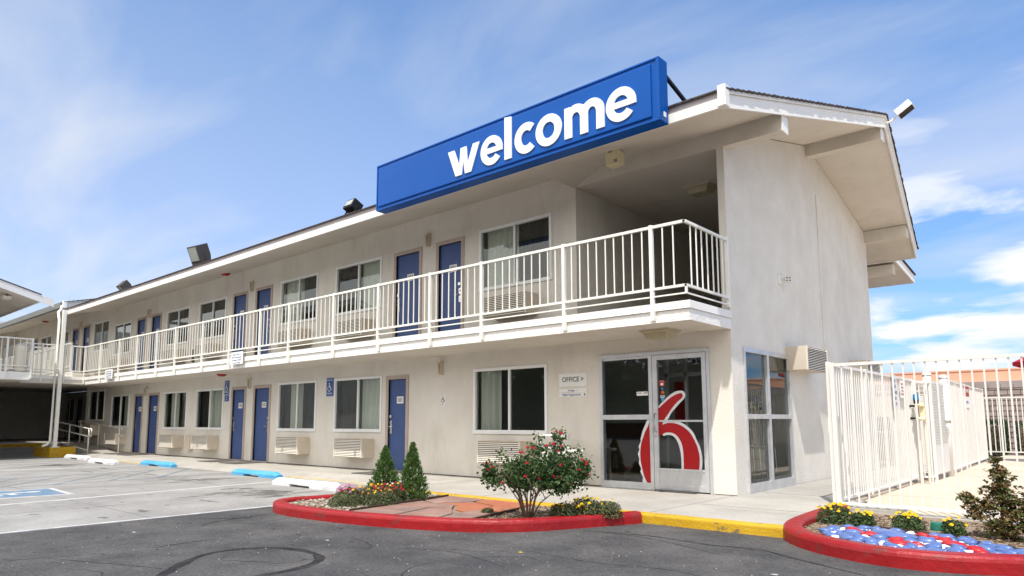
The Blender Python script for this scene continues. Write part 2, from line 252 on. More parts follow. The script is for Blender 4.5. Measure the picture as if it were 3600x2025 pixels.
# ---------------------------------------------------------------- mesh helpers
class MB:
    def __init__(s): s.v = []; s.f = []; s.sm = False
    def quad(s, *p):
        b = len(s.v); s.v += [tuple(q) for q in p]; s.f.append(tuple(range(b, b+len(p)))); return s
    def box(s, x0, x1, y0, y1, z0, z1):
        b = len(s.v)
        s.v += [(x0,y0,z0),(x1,y0,z0),(x1,y1,z0),(x0,y1,z0),(x0,y0,z1),(x1,y0,z1),(x1,y1,z1),(x0,y1,z1)]
        s.f += [tuple(b+i for i in q) for q in ((0,3,2,1),(4,5,6,7),(0,1,5,4),(1,2,6,5),(2,3,7,6),(3,0,4,7))]; return s
    def obox(s, c, X, Y, Z):       # centre, three half-axis vectors
        c, X, Y, Z = map(Vector, (c, X, Y, Z)); b = len(s.v)
        for k in (-1, 1):
            for (i, j) in ((-1,-1),(1,-1),(1,1),(-1,1)): s.v.append(tuple(c+X*i+Y*j+Z*k))
        s.f += [tuple(b+i for i in q) for q in ((0,3,2,1),(4,5,6,7),(0,1,5,4),(1,2,6,5),(2,3,7,6),(3,0,4,7))]; return s
    def tube(s, pts, r, n=8, caps=True):
        pts = [Vector(p) for p in pts]; rr = r if isinstance(r, (list, tuple)) else [r]*len(pts)
        rings = []; up = None
        for i, p in enumerate(pts):
            d = (pts[min(i+1, len(pts)-1)]-pts[max(i-1, 0)]).normalized()
            if up is None: up = Vector((0,0,1)) if abs(d.z) < .9 else Vector((1,0,0))
            a = d.cross(up).normalized(); bb = d.cross(a).normalized()
            base = len(s.v)
            for k in range(n):
                t = 2*pi*k/n; s.v.append(tuple(p+a*(cos(t)*rr[i])+bb*(sin(t)*rr[i])))
            rings.append(base)
        for q in range(len(rings)-1):
            for k in range(n):
                s.f.append((rings[q]+k, rings[q]+(k+1)%n, rings[q+1]+(k+1)%n, rings[q+1]+k))
        if caps: s.f.append(tuple(rings[0]+k for k in range(n))[::-1]); s.f.append(tuple(rings[-1]+k for k in range(n)))
        return s
    def bar(s, a, b, w, h=None):    # rectangular bar between points
        a, b = Vector(a), Vector(b); h = h or w; d = (b-a); L = d.length/2; d.normalize()
        up = Vector((0,0,1)) if abs(d.z) < .9 else Vector((0,1,0))
        x = d.cross(up).normalized(); y = x.cross(d).normalized()
        return s.obox((a+b)/2, d*L, x*w/2, y*h/2)
    def lathe(s, prof, c=(0,0,0), n=24, axis='z'):
        c = Vector(c); base = len(s.v)
        for (r, z) in prof:
            for k in range(n):
                t = 2*pi*k/n
                p = Vector((r*cos(t), r*sin(t), z)) if axis == 'z' else Vector((r*cos(t), z, r*sin(t)))
                s.v.append(tuple(c+p))
        for i in range(len(prof)-1):
            for k in range(n):
                s.f.append((base+i*n+k, base+i*n+(k+1)%n, base+(i+1)*n+(k+1)%n, base+(i+1)*n+k))
        return s
    def prism(s, poly, axis, a, b):  # polygon in the other two axes, extruded a..b
        n = len(poly); base = len(s.v)
        def P(u, v, w):
            return {'x': (w, u, v), 'y': (u, w, v), 'z': (u, v, w)}[axis]
        s.v += [P(u, v, a) for u, v in poly]+[P(u, v, b) for u, v in poly]
        s.f.append(tuple(range(base, base+n))); s.f.append(tuple(range(base+n, base+2*n))[::-1])
        for i in range(n): s.f.append((base+i, base+n+i, base+n+(i+1)%n, base+(i+1)%n))
        return s
    def blob(s, c, rx, ry, rz, n=1, jit=.12, rot=0):
        bm = bmesh.new(); bmesh.ops.create_icosphere(bm, subdivisions=n, radius=1)
        o = random.random()*50; base = len(s.v)
        for v in bm.verts:
            k = 1+jit*noise.noise(v.co*1.7+Vector((o, o, o)))*2
            x, y, z = v.co.x*rx*k, v.co.y*ry*k, v.co.z*rz*k
            s.v.append((c[0]+x*cos(rot)-y*sin(rot), c[1]+x*sin(rot)+y*cos(rot), c[2]+z))
        for f_ in bm.faces: s.f.append(tuple(base+v.index for v in f_.verts))
        bm.free(); return s
    def build(s, name, m, parent=None, smooth=False, bevel=0, recalc=True):
        me = bpy.data.meshes.new(name)
        off = Vector((0,0,0))
        if parent:
            q = parent
            while q: off += q.location; q = q.parent
        me.from_pydata([tuple(Vector(v)-off) for v in s.v], [], s.f); me.materials.append(m)
        if recalc or bevel:
            bm = bmesh.new(); bm.from_mesh(me)
            bmesh.ops.recalc_face_normals(bm, faces=bm.faces)
            if bevel: bmesh.ops.bevel(bm, geom=bm.edges, offset=bevel, segments=2, affect='EDGES', profile=.6, clamp_overlap=True)
            bm.to_mesh(me); bm.free()
        if smooth:
            for p in me.polygons: p.use_smooth = True
        o = bpy.data.objects.new(name, me); COL.objects.link(o)
        if parent: o.parent = parent
        return o
def tag(o, label=None, cat=None, group=None, kind=None):
    if label: o['label'] = label
    if cat: o['category'] = cat
    if group: o['group'] = group
    if kind: o['kind'] = kind
    return o
def thing(name, loc, label, cat, group=None):
    o = bpy.data.objects.new(name, None); COL.objects.link(o); o.location = loc; o.empty_display_size = .2
    return tag(o, label, cat, group)
def struct(o): o['kind'] = 'structure'; return o
def copy_tree(o, loc, label=None, rz=None, sc=None):
    c = o.copy(); COL.objects.link(c); c.location = loc
    if label: c['label'] = label
    if rz is not None: c.rotation_euler = (0, 0, rz)
    if sc: c.scale = (sc, sc, sc) if isinstance(sc, (int, float)) else sc
    for ch in o.children:
        d = ch.copy(); COL.objects.link(d); d.parent = c
        for g in ch.children:
            e = g.copy(); COL.objects.link(e); e.parent = d
    return c
def text(s, size, loc, rot, m, name, parent, extrude=.002, align='CENTER', bold=0, sx=1, sp=1.0, lsp=1.0):
    cu_ = bpy.data.curves.new('t', 'FONT'); cu_.body = s; cu_.size = size; cu_.extrude = extrude; cu_.align_x = align; cu_.align_y = 'CENTER'; cu_.offset = bold; cu_.space_character = sp; cu_.space_line = lsp; cu_.resolution_u = 3
    ob = bpy.data.objects.new('t', cu_); COL.objects.link(ob); bpy.context.view_layer.update()
    me = bpy.data.meshes.new_from_object(ob.evaluated_get(bpy.context.evaluated_depsgraph_get()))
    bpy.data.objects.remove(ob); bpy.data.curves.remove(cu_)
    Mx = Matrix.Translation(loc) @ rot.to_4x4() @ Matrix.Diagonal((sx, 1, 1, 1))
    off = Vector((0,0,0)); q = parent
    while q: off += q.location; q = q.parent
    me.transform(Matrix.Translation(-off) @ Mx)
    me.materials.clear(); me.materials.append(m)
    o = bpy.data.objects.new(name, me); COL.objects.link(o); o.parent = parent
    return o
FRONT = Matrix(((1,0,0),(0,0,-1),(0,1,0)))      # text facing -y
SIDE = Matrix(((0,0,1),(1,0,0),(0,1,0)))        # text facing +x
LEFTW = Matrix(((0,0,-1),(-1,0,0),(0,1,0)))     # text facing -x
def isa(s, cx, cz, h, y):       # wheelchair symbol, facing -y, in XZ plane at y
    t = y-.002
    k = h/10
    def P(u, v): return (cx+u*k, t, cz+v*k)
    n = 10
    s.prism([(cx-.9*k+.95*k*cos(a*2*pi/n), cz+4.2*k+.95*k*sin(a*2*pi/n)) for a in range(n)], 'y', t-.001, t+.001)
    def seg(a, b, w):
        a = Vector(a)*k; b = Vector(b)*k; d = (b-a).normalized(); nn = Vector((-d.y, d.x))*w*k/2
        pl = [a+nn, a-nn, b-nn, b+nn]
        s.prism([(cx+p.x, cz+p.y) for p in pl], 'y', t-.001, t+.001)
    seg((-.9, 3.2), (-.7, -.9), 1.1); seg((-.9, -.5), (2, -.5), 1.0); seg((1.8, -.2), (3, -3.6), 1.0); seg((2.6, -3.4), (3.9, -3.0), .9); seg((-.8, 1.3), (1.8, 1.3), .8)
    a0 = [(-1.0+3.1*cos(R(q)), -2.0+3.1*sin(R(q))) for q in range(120, 375, 17)]
    for i in range(len(a0)-1): seg(a0[i], a0[i+1], .8)
    return s

G = .02; WK = .13; FL = 2.88

# ================================================================ SETTING
a_ = MB().quad((-5.1, -120, G), (300, -120, G), (300, 19, G), (-5.1, 19, G)); a_.quad((-5.1, 19, G), (300, 19, G), (300, 400, G), (-5.1, 400, G)); a_.quad((-300, -120, G-.05), (-5.1, -120, G-.05), (-5.1, 400, G-.05), (-300, 400, G-.05))
struct(a_.build('asphalt', K['asphalt'], recalc=False))
c_ = MB(); c_.quad((-26, -40, G+.004), (-5.02, -40, G+.004), (-5.02, -.6, G+.004), (-26, -.6, G+.004)); c_.quad((-29.3, -40, .26), (-26, -40, G+.004), (-26, -.6, G+.004), (-29.3, -.6, .26)); c_.quad((-90, -40, .26), (-29.3, -40, .26), (-29.3, -.6, .26), (-90, -.6, .26))
struct(c_.build('parking_lot', K['concrete'], recalc=False))
# walkway along the facade, flush at the parking bays, stepped at the yellow kerb
w_ = MB(); w_.box(-5.0, 1.62, -2.50, .6, -.2, WK)
w_.box(1.62, 2.2, -.28, .2, -.2, .115)
w_.quad((-26, -1.72, G+.006), (-5.0, -1.72, G+.006), (-5.0, -1.2, WK), (-26, -1.2, WK)); w_.quad((-26, -1.2, WK), (-5.0, -1.2, WK), (-5.0, .4, WK), (-26, .4, WK)); w_.quad((-5.0, -1.72, G+.006), (-5.0, -1.72, G-.1), (-5.0, -1.2, WK))
w_.box(0.02, 1.30, .6, 9.8, -.2, WK)
struct(w_.build('walkway', K['walk'], recalc=False))
jt = MB()
for (x0, y0, x1, y1) in ((-.05, -2.5, -.05, -.02), (-2.9, -2.5, -2.9, -.02), (-5.0, -1.7, -5.0, -.02), (.02, -1.25, 1.44, -1.25), (-8.1, -1.2, -8.1, 0), (-11, -1.2, -11, 0), (-14, -1.2, -14, 0), (-17, -1.2, -17, 0), (-20, -1.2, -20, 0), (.03, .8, 1.3, .8), (.03, 2.6, 1.3, 2.6), (.03, 4.4, 1.3, 4.4)):
    jt.bar((x0, y0, WK+.0005), (x1, y1, WK+.0005), .012, .002)
struct(jt.build('pavement_joint', K['joint']))
jl = MB()
for x in (-6.9, -10.3, -13.2, -16.3, -20): jl.bar((x, -1.8, G+.0045), (x-.05, -20, G+.0045), .015, .002)
for y in (-3.6, -6.3): jl.bar((-25, y, G+.0045), (-5.1, y, G+.0045), .015, .002)
struct(jl.build('lot_joint', K['joint']))
# painted lines
def strip(pts, w, z, jit=0):
    mb = MB(); P = [Vector((p[0], p[1], 0)) for p in pts]; L = []; Rr = []
    for i, p in enumerate(P):
        d = (P[min(i+1, len(P)-1)]-P[max(i-1, 0)]).normalized(); n_ = Vector((-d.y, d.x, 0))
        ww = (w[i] if isinstance(w, (list, tuple)) else w)*(1+random.uniform(-jit, jit))/2
        L.append(p+n_*ww); Rr.append(p-n_*ww)
    for i in range(len(P)-1):
        mb.quad((L[i].x, L[i].y, z), (L[i+1].x, L[i+1].y, z), (Rr[i+1].x, Rr[i+1].y, z), (Rr[i].x, Rr[i].y, z))
        for E_ in (L, Rr): mb.quad((E_[i].x, E_[i].y, z), (E_[i+1].x, E_[i+1].y, z), (E_[i+1].x, E_[i+1].y, z-.03), (E_[i].x, E_[i].y, z-.03))
    for i in (0, -1): mb.quad((L[i].x, L[i].y, z), (Rr[i].x, Rr[i].y, z), (Rr[i].x, Rr[i].y, z-.03), (L[i].x, L[i].y, z-.03))
    return mb
def subd(a, b, n): return [(a[0]+(b[0]-a[0])*i/n, a[1]+(b[1]-a[1])*i/n) for i in range(n+1)]
struct(strip(subd((-5.03, -2.6), (-5.03, -30), 60), .085, G+.0065, .3).build('edge_line', K['line'], recalc=False))
for x0, x1, c in ((-8.8, -8.2, 'line'), (-16.9, -17.7, 'line'), (-20.3, -20.8, 'line'), (-24.1, -25.6, 'line')):
    struct(strip(subd((x0, -2.5 if x0 > -16 else -2.1), (x0+(x1-x0)*1.6, -10.5), 24), .10, G+.0060, .15).build('bay_line', K[c], recalc=False))
for (a, b) in (((-14.6, -1.1), (-13.7, -7.5)), ((-11.85, -1.9), (-11.4, -7.5))):
    struct(strip(subd(a, b, 16), .12, G+.0060, .15).build('blue_bay_line', K['lineblue'], recalc=False))
for k in range(6):
    y = -1.7-k*1.0
    struct(strip(subd((-14.35+k*.12, y), (-11.75+k*.08, y-1.9), 8), .09, G+.0068, .15).build('blue_hatch_line', K['lineblue'], recalc=False))
struct(strip(subd((-22.9, -1.62), (-17.3, -1.78), 12), .09, G+.032, .2).build('yellow_line', K['lineyellow'], recalc=False))
struct(strip(subd((-9.6, -1.62), (-5.2, -1.60), 12), .09, G+.032, .2).build('yellow_line', K['lineyellow'], recalc=False))
# disabled bay marking on the ground
bx = MB(); bx.prism([(-10.75, -5.85), (-9.2, -5.95), (-9.3, -7.9), (-10.85, -7.8)], 'z', 0, G+.0062); struct(bx.build('bay_marking', K['line']))
bx = MB(); bx.prism([(-10.66, -5.95), (-9.30, -6.04), (-9.40, -7.8), (-10.75, -7.72)], 'z', 0, G+.0076); struct(bx.build('bay_marking', K['boxblue']))
sy = MB(); isa(sy, 0, 0, 1.3, 0)
o = sy.build('wheelchair_marking', K['line']); struct(o)
o.matrix_world = Matrix.Translation((-10.0, -6.85, G+.0062)) @ Matrix.Rotation(R(4), 4, 'Z') @ Matrix.Rotation(R(-90), 4, 'X')
# tar repairs, tyre marks, oil on the lot
def smooth_pts(p, n=5):
    out = []
    for i in range(len(p)-1):
        a, b, c, d = (Vector((*p[max(i-1, 0)], 0)), Vector((*p[i], 0)), Vector((*p[i+1], 0)), Vector((*p[min(i+2, len(p)-1)], 0)))
        for k in range(n):
            t = k/n; q = .5*((2*b)+(c-a)*t+(2*a-5*b+4*c-d)*t*t+(3*b-3*c+d-a)*t**3); out.append((q.x, q.y))
    return out+[p[-1]]
tar = [([(-.7, -8.4), (-1.44, -7.66), (-1.77, -7.36), (-2.1, -6.97), (-2.11, -6.65), (-1.91, -6.38), (-1.55, -6.28), (-1.18, -6.36), (-.97, -6.56), (-.88, -6.81), (-.86, -7.17), (-.7, -7.7)], .085),
       ([(-2.81, -7.17), (-2.87, -6.83), (-2.86, -6.5)], .03), ([(-3.93, -6.18), (-4.15, -5.78), (-4.25, -5.13)], .05), ([(-4.5, -5.9), (-4.2, -5.6), (-4.15, -5.4)], .035), ([(-3.01, -7.99), (-2.57, -7.82), (-2.08, -7.62), (-1.74, -7.5)], .018),
       ([(-.14, -3.51), (.54, -3.40), (1.19, -3.49), (1.70, -3.43), (2.05, -3.62), (3.0, -4.1)], .05), ([(-.23, -3.6), (.24, -3.5), (.77, -3.60), (1.5, -3.9)], .02), ([(.1, -4.9), (.8, -4.95), (1.6, -4.8), (2.6, -5.2)], .012), ([(-1.0, -5.6), (-.4, -5.4), (.4, -5.6)], .012)]
for p, w in tar:
    sp_ = smooth_pts(p, 6); ww = [w*(1.0 if w > .08 else .7)*(.35+.65*min(1, i/4, (len(sp_)-1-i)/4))*(1+.5*noise.noise(Vector((i*.35, w*90, 0)))) for i in range(len(sp_))]
    struct(strip(sp_, ww, G+.0015, .12).build('tar_seam', K['tar'], recalc=False))
def patch(cx, cy, rx, ry, z, name, mt, n=22, rough=.35):
    o_ = random.random()*99; pts = []
    for k in range(n):
        t = 2*pi*k/n; q = 1+rough*noise.noise(Vector((cos(t)*1.4+o_, sin(t)*1.4, 0)))*2; pts.append((cx+cos(t)*rx*q, cy+sin(t)*ry*q, z))
    return struct(MB().quad(*pts).build(name, mt, recalc=False))
for (cx, cy, rx, ry) in ((-6.4, -4.95, .28, .05), (-5.55, -6.7, .10, .05), (-5.9, -6.1, .14, .07), (-8.1, -5.15, .07, .05), (-6.3, -5.6, .06, .03), (-7.2, -5.9, .05, .03), (-7.6, -6.2, .04, .03), (-6.8, -6.5, .05, .03), (-12.8, -3.3, .35, .06), (-16.0, -3.2, .7, .08), (-15.2, -3.9, .5, .05)):
    patch(cx, cy, rx, ry, G+.0050, 'oil_spot', K['oil'])
for k in range(26): patch(-7.1+random.gauss(0, .45), -3.75+random.gauss(0, .38), random.uniform(.03, .14), random.uniform(.08, .34), G+.0052+.00012*k, 'oil_spot', K['oil'])
for k in range(18): patch(-10.6+random.gauss(0, .4), -3.2+random.gauss(0, .35), random.uniform(.03, .12), random.uniform(.08, .3), G+.0052+.00012*k, 'oil_spot', K['oil'])
for k in range(14): patch(-19+random.gauss(0, .5), -3.6+random.gauss(0, .4), random.uniform(.05, .2), random.uniform(.1, .5), G+.0052+.00012*k, 'oil_spot', K['oil'])
lit = MB()
for k in range(420):
    x, y = random.uniform(-4.6, 4), random.uniform(-8.6, -3.6)
    lit.blob((x, y, G+.002), *(random.uniform(.003, .009),)*2, .004, 0 or 1, .2)
tag(lit.build('loose_grit', K['gravel'], recalc=False), kind='stuff')
for (x, y, m_) in ((.05, -5.0, 'petalyellow'), (-1.9, -5.8, 'line'), (-4.0, -6.9, 'line'), (.9, -5.7, 'line'), (2.2, -4.4, 'line')):
    patch(x, y, .03, .018, G+.002, 'litter_scrap', K[m_], 7)
for k in range(13):
    x, y, a = random.uniform(-4, 3.5), random.uniform(-8.4, -5.2), random.uniform(-.5, .5)+(pi/2 if k % 4 == 0 else 0); p = [(x, y)]
    for j in range(random.randint(5, 14)): a += random.gauss(0, .45); x += cos(a)*.09; y += sin(a)*.09; p.append((x, y))
    struct(strip(p, [.012*(1-abs(2*i/len(p)-1))+.002 for i in range(len(p))], G+.0012, .3).build('asphalt_crack', K['ink'], recalc=False))
for k in range(60):
    patch(random.uniform(-4.8, 4), random.uniform(-8.5, -4.9) if k % 3 else random.uniform(-3.6, -2.9), random.uniform(.01, .05), random.uniform(.008, .03), G+.0010, 'asphalt_spot', K['tar'], 9, .5)
for k in range(34): patch(random.uniform(-13, -5.4), random.uniform(-8, -2.6), random.uniform(.015, .06), random.uniform(.02, .08), G+.0050, 'oil_spot', K['oil'], 9, .5)
# kerbs ------------------------------------------------------------
def kerb(path, w, z0, z1, name, mt, side=1, r=.035, closed=False):
    prof = [(0, z0), (0, z1-r)]+[(r-r*cos(a), z1-r+r*sin(a)) for a in (R(30), R(60), R(90))]+[(w-r+r*sin(a), z1-r+r*cos(a)) for a in (0, R(30), R(60), R(90))]+[(w, z0)]
    P = [Vector((*p, 0)) for p in path]; mb = MB(); n_ = len(prof)
    for i, p in enumerate(P):
        d1 = (P[i]-P[max(i-1, 0)]); d2 = (P[min(i+1, len(P)-1)]-P[i]); d = (d1.normalized() if d1.length else Vector())+(d2.normalized() if d2.length else Vector()); d.normalize()
        nn = Vector((-d.y, d.x, 0))*side; wob = .006*noise.noise(Vector((i*.7, 3, 1)))
        for (u, z) in prof: q = p+nn*(u+wob); mb.v.append((q.x, q.y, z+wob*.6))
    for i in range(len(P)-1):
        for k in range(n_-1): mb.f.append((i*n_+k, (i+1)*n_+k, (i+1)*n_+k+1, i*n_+k+1))
    mb.f.append(tuple(range(n_))); mb.f.append(tuple((len(P)-1)*n_+k for k in range(n_))[::-1])
    return struct(mb.build(name, mt, smooth=False))
kerb(subd((-4.62, -2.62), (1.70, -2.62), 30), .16, -.1, WK+.006, 'yellow_kerb', K['yellow'], 1, .03)
KL = smooth_pts([(-4.6, -2.45), (-4.68, -3.3), (-4.74, -4.0), (-4.83, -4.42), (-4.72, -4.76), (-4.42, -4.97), (-3.99, -5.06), (-3.5, -5.06), (-2.8, -4.99), (-2.05, -4.83), (-1.48, -4.63), (-1.0, -4.38), (-.64, -3.98), (-.38, -3.45), (-.18, -2.98), (-.04, -2.66)], 4)
kerb(KL, .18, -.1, .155, 'red_kerb', K['redkerb'], 1, .045)
KR = smooth_pts([(1.44, -.34), (1.45, -1.25), (1.50, -2.1), (1.60, -2.56), (1.79, -2.90), (2.12, -3.22), (2.5, -3.42), (2.88, -3.5), (3.27, -3.42), (3.70, -3.2), (4.3, -2.75), (5.2, -1.9)], 4)
kerb(KR, .20, -.1, .165, 'red_kerb', K['redkerb'], 1, .05)
# planting beds
def inner(path, w, side=1):
    P = [Vector((*p, 0)) for p in path]; o_ = []
    for i, p in enumerate(P):
        d = (P[min(i+1, len(P)-1)]-P[max(i-1, 0)]).normalized(); o_.append((p.x-d.y*w*side, p.y+d.x*w*side))
    return o_
bl = inner(KL, .1); struct(MB().quad(*[(x, y, .105) for x, y in bl]).build('flower_bed', K['soil'], recalc=False))
br = inner(KR, .12)+[(5.2, -.45), (1.6, -.45)]; struct(MB().quad(*[(x, y, .09) for x, y in br]).build('flower_bed', K['soil'], recalc=False))
# concrete edge strip under the pool fence
st_ = MB(); st_.box(1.66, 5.2, -.62, -.05, -.1, .075)
struct(st_.build('fence_footing', K['walk']))
# pool deck
dk = MB(); dk.box(1.30, 14, -.05, 19, -.3, .07); struct(dk.build('pool_deck', K['deck']))
dj = MB()
for y in (2.2, 4.6, 7.2, 9.8, 12.4, 15): dj.bar((1.4, y, .070), (13, y, .070), .014, .002)
for x in (3.2, 5.6): dj.bar((x, 0, .070), (x, 18, .070), .014, .002)
struct(dj.build('deck_joint', K['joint']))

def inside(poly, x, y):
    c = False; j = len(poly)-1
    for i in range(len(poly)):
        if (poly[i][1] > y) != (poly[j][1] > y) and x < (poly[j][0]-poly[i][0])*(y-poly[i][1])/(poly[j][1]-poly[i][1])+poly[i][0]: c = not c
        j = i
    return c
def scatter(poly, n, z, smin, smax, mt, name, flat=.5, jit=.25):
    mb = MB(); xs = [p[0] for p in poly]; ys = [p[1] for p in poly]; k = 0
    while k < n:
        x, y = random.uniform(min(xs), max(xs)), random.uniform(min(ys), max(ys))
        if not inside(poly, x, y): continue
        k += 1; s_ = random.uniform(smin, smax)
        mb.blob((x, y, z+s_*.15), s_, s_*random.uniform(.6, 1), s_*flat, 1, jit, random.uniform(0, 6))
    o = mb.build(name, mt, recalc=False, smooth=True); tag(o, kind='stuff'); return o
il = inner(KL, .17)
scatter([p for p in il if p[0] < -2.85]+[(-3.0, -4.75), (-3.25, -3.3), (-3.3, -2.7)], 700, .11, .015, .038, K['gravel'], 'gravel')
scatter([p for p in il if p[0] > -1.9]+[(-1.6, -2.7), (-1.45, -4.5)], 600, .11, .006, .02, K['chips'], 'bark_mulch')
ir = inner(KR, .2)+[(4.6, -.62), (1.66, -.62)]
scatter(ir, 1900, .095, .008, .026, K['chips'], 'bark_mulch')
# flagstones: each slab is a thing
flags = [([(-2.95, -4.78), (-2.28, -4.66), (-2.50, -3.86), (-3.05, -3.95)], 'flagA', 'pink flagstone slab in the front left corner of the paving by the gravel'),
         ([(-2.24, -4.65), (-1.66, -4.56), (-1.85, -4.06), (-2.10, -3.82), (-2.46, -3.86)], 'flagA', 'pink flagstone slab in the middle of the paving beside the red kerb'),
         ([(-3.08, -3.90), (-2.52, -3.82), (-2.15, -3.79), (-2.45, -3.45), (-2.78, -3.56), (-3.12, -3.42)], 'flagA', 'brown pink flagstone slab next to the gravel, behind the front left slab'),
         ([(-2.72, -3.50), (-2.42, -3.40), (-2.10, -3.76), (-1.86, -3.84), (-1.82, -3.52), (-1.98, -3.22), (-2.5, -3.05)], 'flagB', 'bright orange flagstone slab in the centre of the paving'),
         ([(-1.62, -4.55), (-1.30, -4.48), (-1.46, -3.66), (-1.80, -3.64), (-1.80, -4.04)], 'flagA', 'pale pink flagstone slab beside the mulch under the rose bush'),
         ([(-1.79, -3.60), (-1.47, -3.62), (-1.56, -3.18), (-1.94, -3.22)], 'flagB', 'small orange flagstone slab at the right edge of the paving'),
         ([(-3.14, -3.36), (-2.80, -3.50), (-2.76, -3.46), (-2.54, -3.01), (-2.6, -2.70), (-3.28, -2.72)], 'flagA', 'dull pink flagstone slab behind the second cone shaped conifer'),
         ([(-2.50, -2.99), (-1.98, -3.17), (-1.60, -3.13), (-1.72, -2.69), (-2.56, -2.69)], 'flagB', 'orange flagstone slab along the yellow kerb')]
for pl, mt, lb in flags:
    mb = MB(); mb.prism(pl, 'z', .09, .132+random.uniform(-.004, .004)); tag(mb.build('flagstone', K[mt], bevel=.008), lb, 'flagstone', 'flagstones between the left kerb island plants')
tag(MB().bar((-3.0, -4.74, .13), (-3.34, -2.72, .13), .025, .04).build('bed_edging', K['wood']), 'thin dark wooden edging strip between gravel bed and flagstones', 'edging', 'wooden bed edgings')
tag(MB().bar((-1.27, -4.45, .12), (-1.53, -3.2, .12), .025, .04).build('bed_edging', K['wood']), 'thin dark wooden edging strip between flagstones and rose bush mulch', 'edging', 'wooden bed edgings')
tag(strip([(2.3, -1.86), (2.91, -2.02), (3.7, -2.55)], .03, .13).build('bed_edging', K['wood']), 'dark wooden edging strip between the mulch and the blue and red painted stones', 'edging', 'wooden bed edgings')

# ================================================================ MOTEL
GRP_AC = 'air conditioners below the room windows'
def wall_holes(mb, x0, x1, z0, z1, holes, y=0, dep=.14, flip=1):
    """front skin in the plane y with rectangular openings and their reveals"""
    xs = sorted({x0, x1, *[h[0] for h in holes], *[h[1] for h in holes]}); zs = sorted({z0, z1, *[h[2] for h in holes], *[h[3] for h in holes]})
    xs = [x for x in xs if x0 <= x <= x1]; zs = [z for z in zs if z0 <= z <= z1]
    for i in range(len(xs)-1):
        for j in range(len(zs)-1):
            cx, cz = (xs[i]+xs[i+1])/2, (zs[j]+zs[j+1])/2
            if any(h[0] < cx < h[1] and h[2] < cz < h[3] for h in holes): continue
            mb.quad((xs[i], y, zs[j]), (xs[i+1], y, zs[j]), (xs[i+1], y, zs[j+1]), (xs[i], y, zs[j+1]))
    for a, b, c, d in holes:
        Y = y+dep
        mb.quad((a, y, c), (a, Y, c), (a, Y, d), (a, y, d)); mb.quad((b, y, c), (b, y, d), (b, Y, d), (b, Y, c))
        mb.quad((a, y, d), (a, Y, d), (b, Y, d), (b, y, d)); mb.quad((a, y, c), (b, y, c), (b, Y, c), (a, Y, c))
def window(par, x0, x1, z0, z1, curt, y=0, glass='glass'):
    """sliding window in a wall facing -y; curt = list of (from, to, dark?) fractions"""
    w = MB(); t = .055; mx_ = (x0+x1)/2
    w.box(x0, x1, y-.025, y+.05, z1-t, z1); w.box(x0, x1, y-.035, y+.05, z0, z0+t)
    w.box(x0, x0+t, y-.025, y+.05, z0+t, z1-t); w.box(x1-t, x1, y-.025, y+.05, z0+t, z1-t)
    w.box(mx_-.022, mx_+.022, y-.002, y+.05, z0+t, z1-t)
    w.box(x0+t, mx_-.022, y+.0, y+.05, z0+t, z0+t+.02); w.box(mx_+.022, x1-t, y+.012, y+.05, z0+t, z0+t+.02)
    fr = w.build('window', K['vinyl'], par)
    for a, b, dy in ((x0+t, mx_-.022, .022), (mx_+.022, x1-t, .034)):
        MB().quad((a, y+dy, z0+t), (b, y+dy, z0+t), (b, y+dy, z1-t), (a, y+dy, z1-t)).build('pane', K[glass], fr, recalc=False)
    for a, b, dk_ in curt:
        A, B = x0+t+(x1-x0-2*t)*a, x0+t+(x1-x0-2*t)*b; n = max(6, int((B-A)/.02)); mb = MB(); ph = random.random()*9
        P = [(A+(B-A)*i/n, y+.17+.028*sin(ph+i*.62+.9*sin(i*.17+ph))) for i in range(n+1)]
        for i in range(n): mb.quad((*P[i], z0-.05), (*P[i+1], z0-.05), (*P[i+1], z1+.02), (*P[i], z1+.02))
        mb.build('curtain', K['curtain_darkened' if dk_ else 'curtain'], fr, smooth=True, recalc=False)
    return fr
def door(par, x0, x1, z0, z1, num, y=0, handle='l', numx=None):
    fr = MB(); t = .085
    fr.box(x0-t, x0, y-.02, y+.1, z0, z1+t); fr.box(x1, x1+t, y-.02, y+.1, z0, z1+t); fr.box(x0, x1, y-.02, y+.1, z1, z1+t); fr.box(x0, x1, y-.03, y+.08, z0-.02, z0+.012)
    d = MB().box(x0+.004, x1-.004, y+.035, y+.08, z0+.014, z1-.004).build('door', K['doorblue'], par, bevel=.003)
    fr.build('door_frame', K['doorframe'], d)
    hx = x0+.07 if handle == 'l' else x1-.07; s_ = 1 if handle == 'l' else -1
    h = MB(); zc = z0+.98
    h.box(hx-.03, hx+.03, y+.02, y+.036, zc-.16, zc+.14); h.tube([(hx, y+.03, zc), (hx, y-.03, zc), (hx+s_*.12, y-.03, zc)], .011, 8); h.tube([(hx, y+.03, zc+.09), (hx, y+.0, zc+.09)], .02, 10)
    h.box(hx-.035, hx+.035, y-.0, y+.03, zc+.2, zc+.26)
    h.build('handle', K['steel'], d)
    cx = (numx or (x0+x1)/2+.06)
    if num:
        pl = MB().box(cx-.115, cx+.115, y+.029, y+.035, z0+1.5, z0+1.66).build('number_plate', K['paper'], d, bevel=.006)
        text(num, .135, Vector((cx, y+.028, z0+1.578)), FRONT, K['ink'], 'number', d, .001, bold=.0015, sx=.85, sp=1.1)
    return d
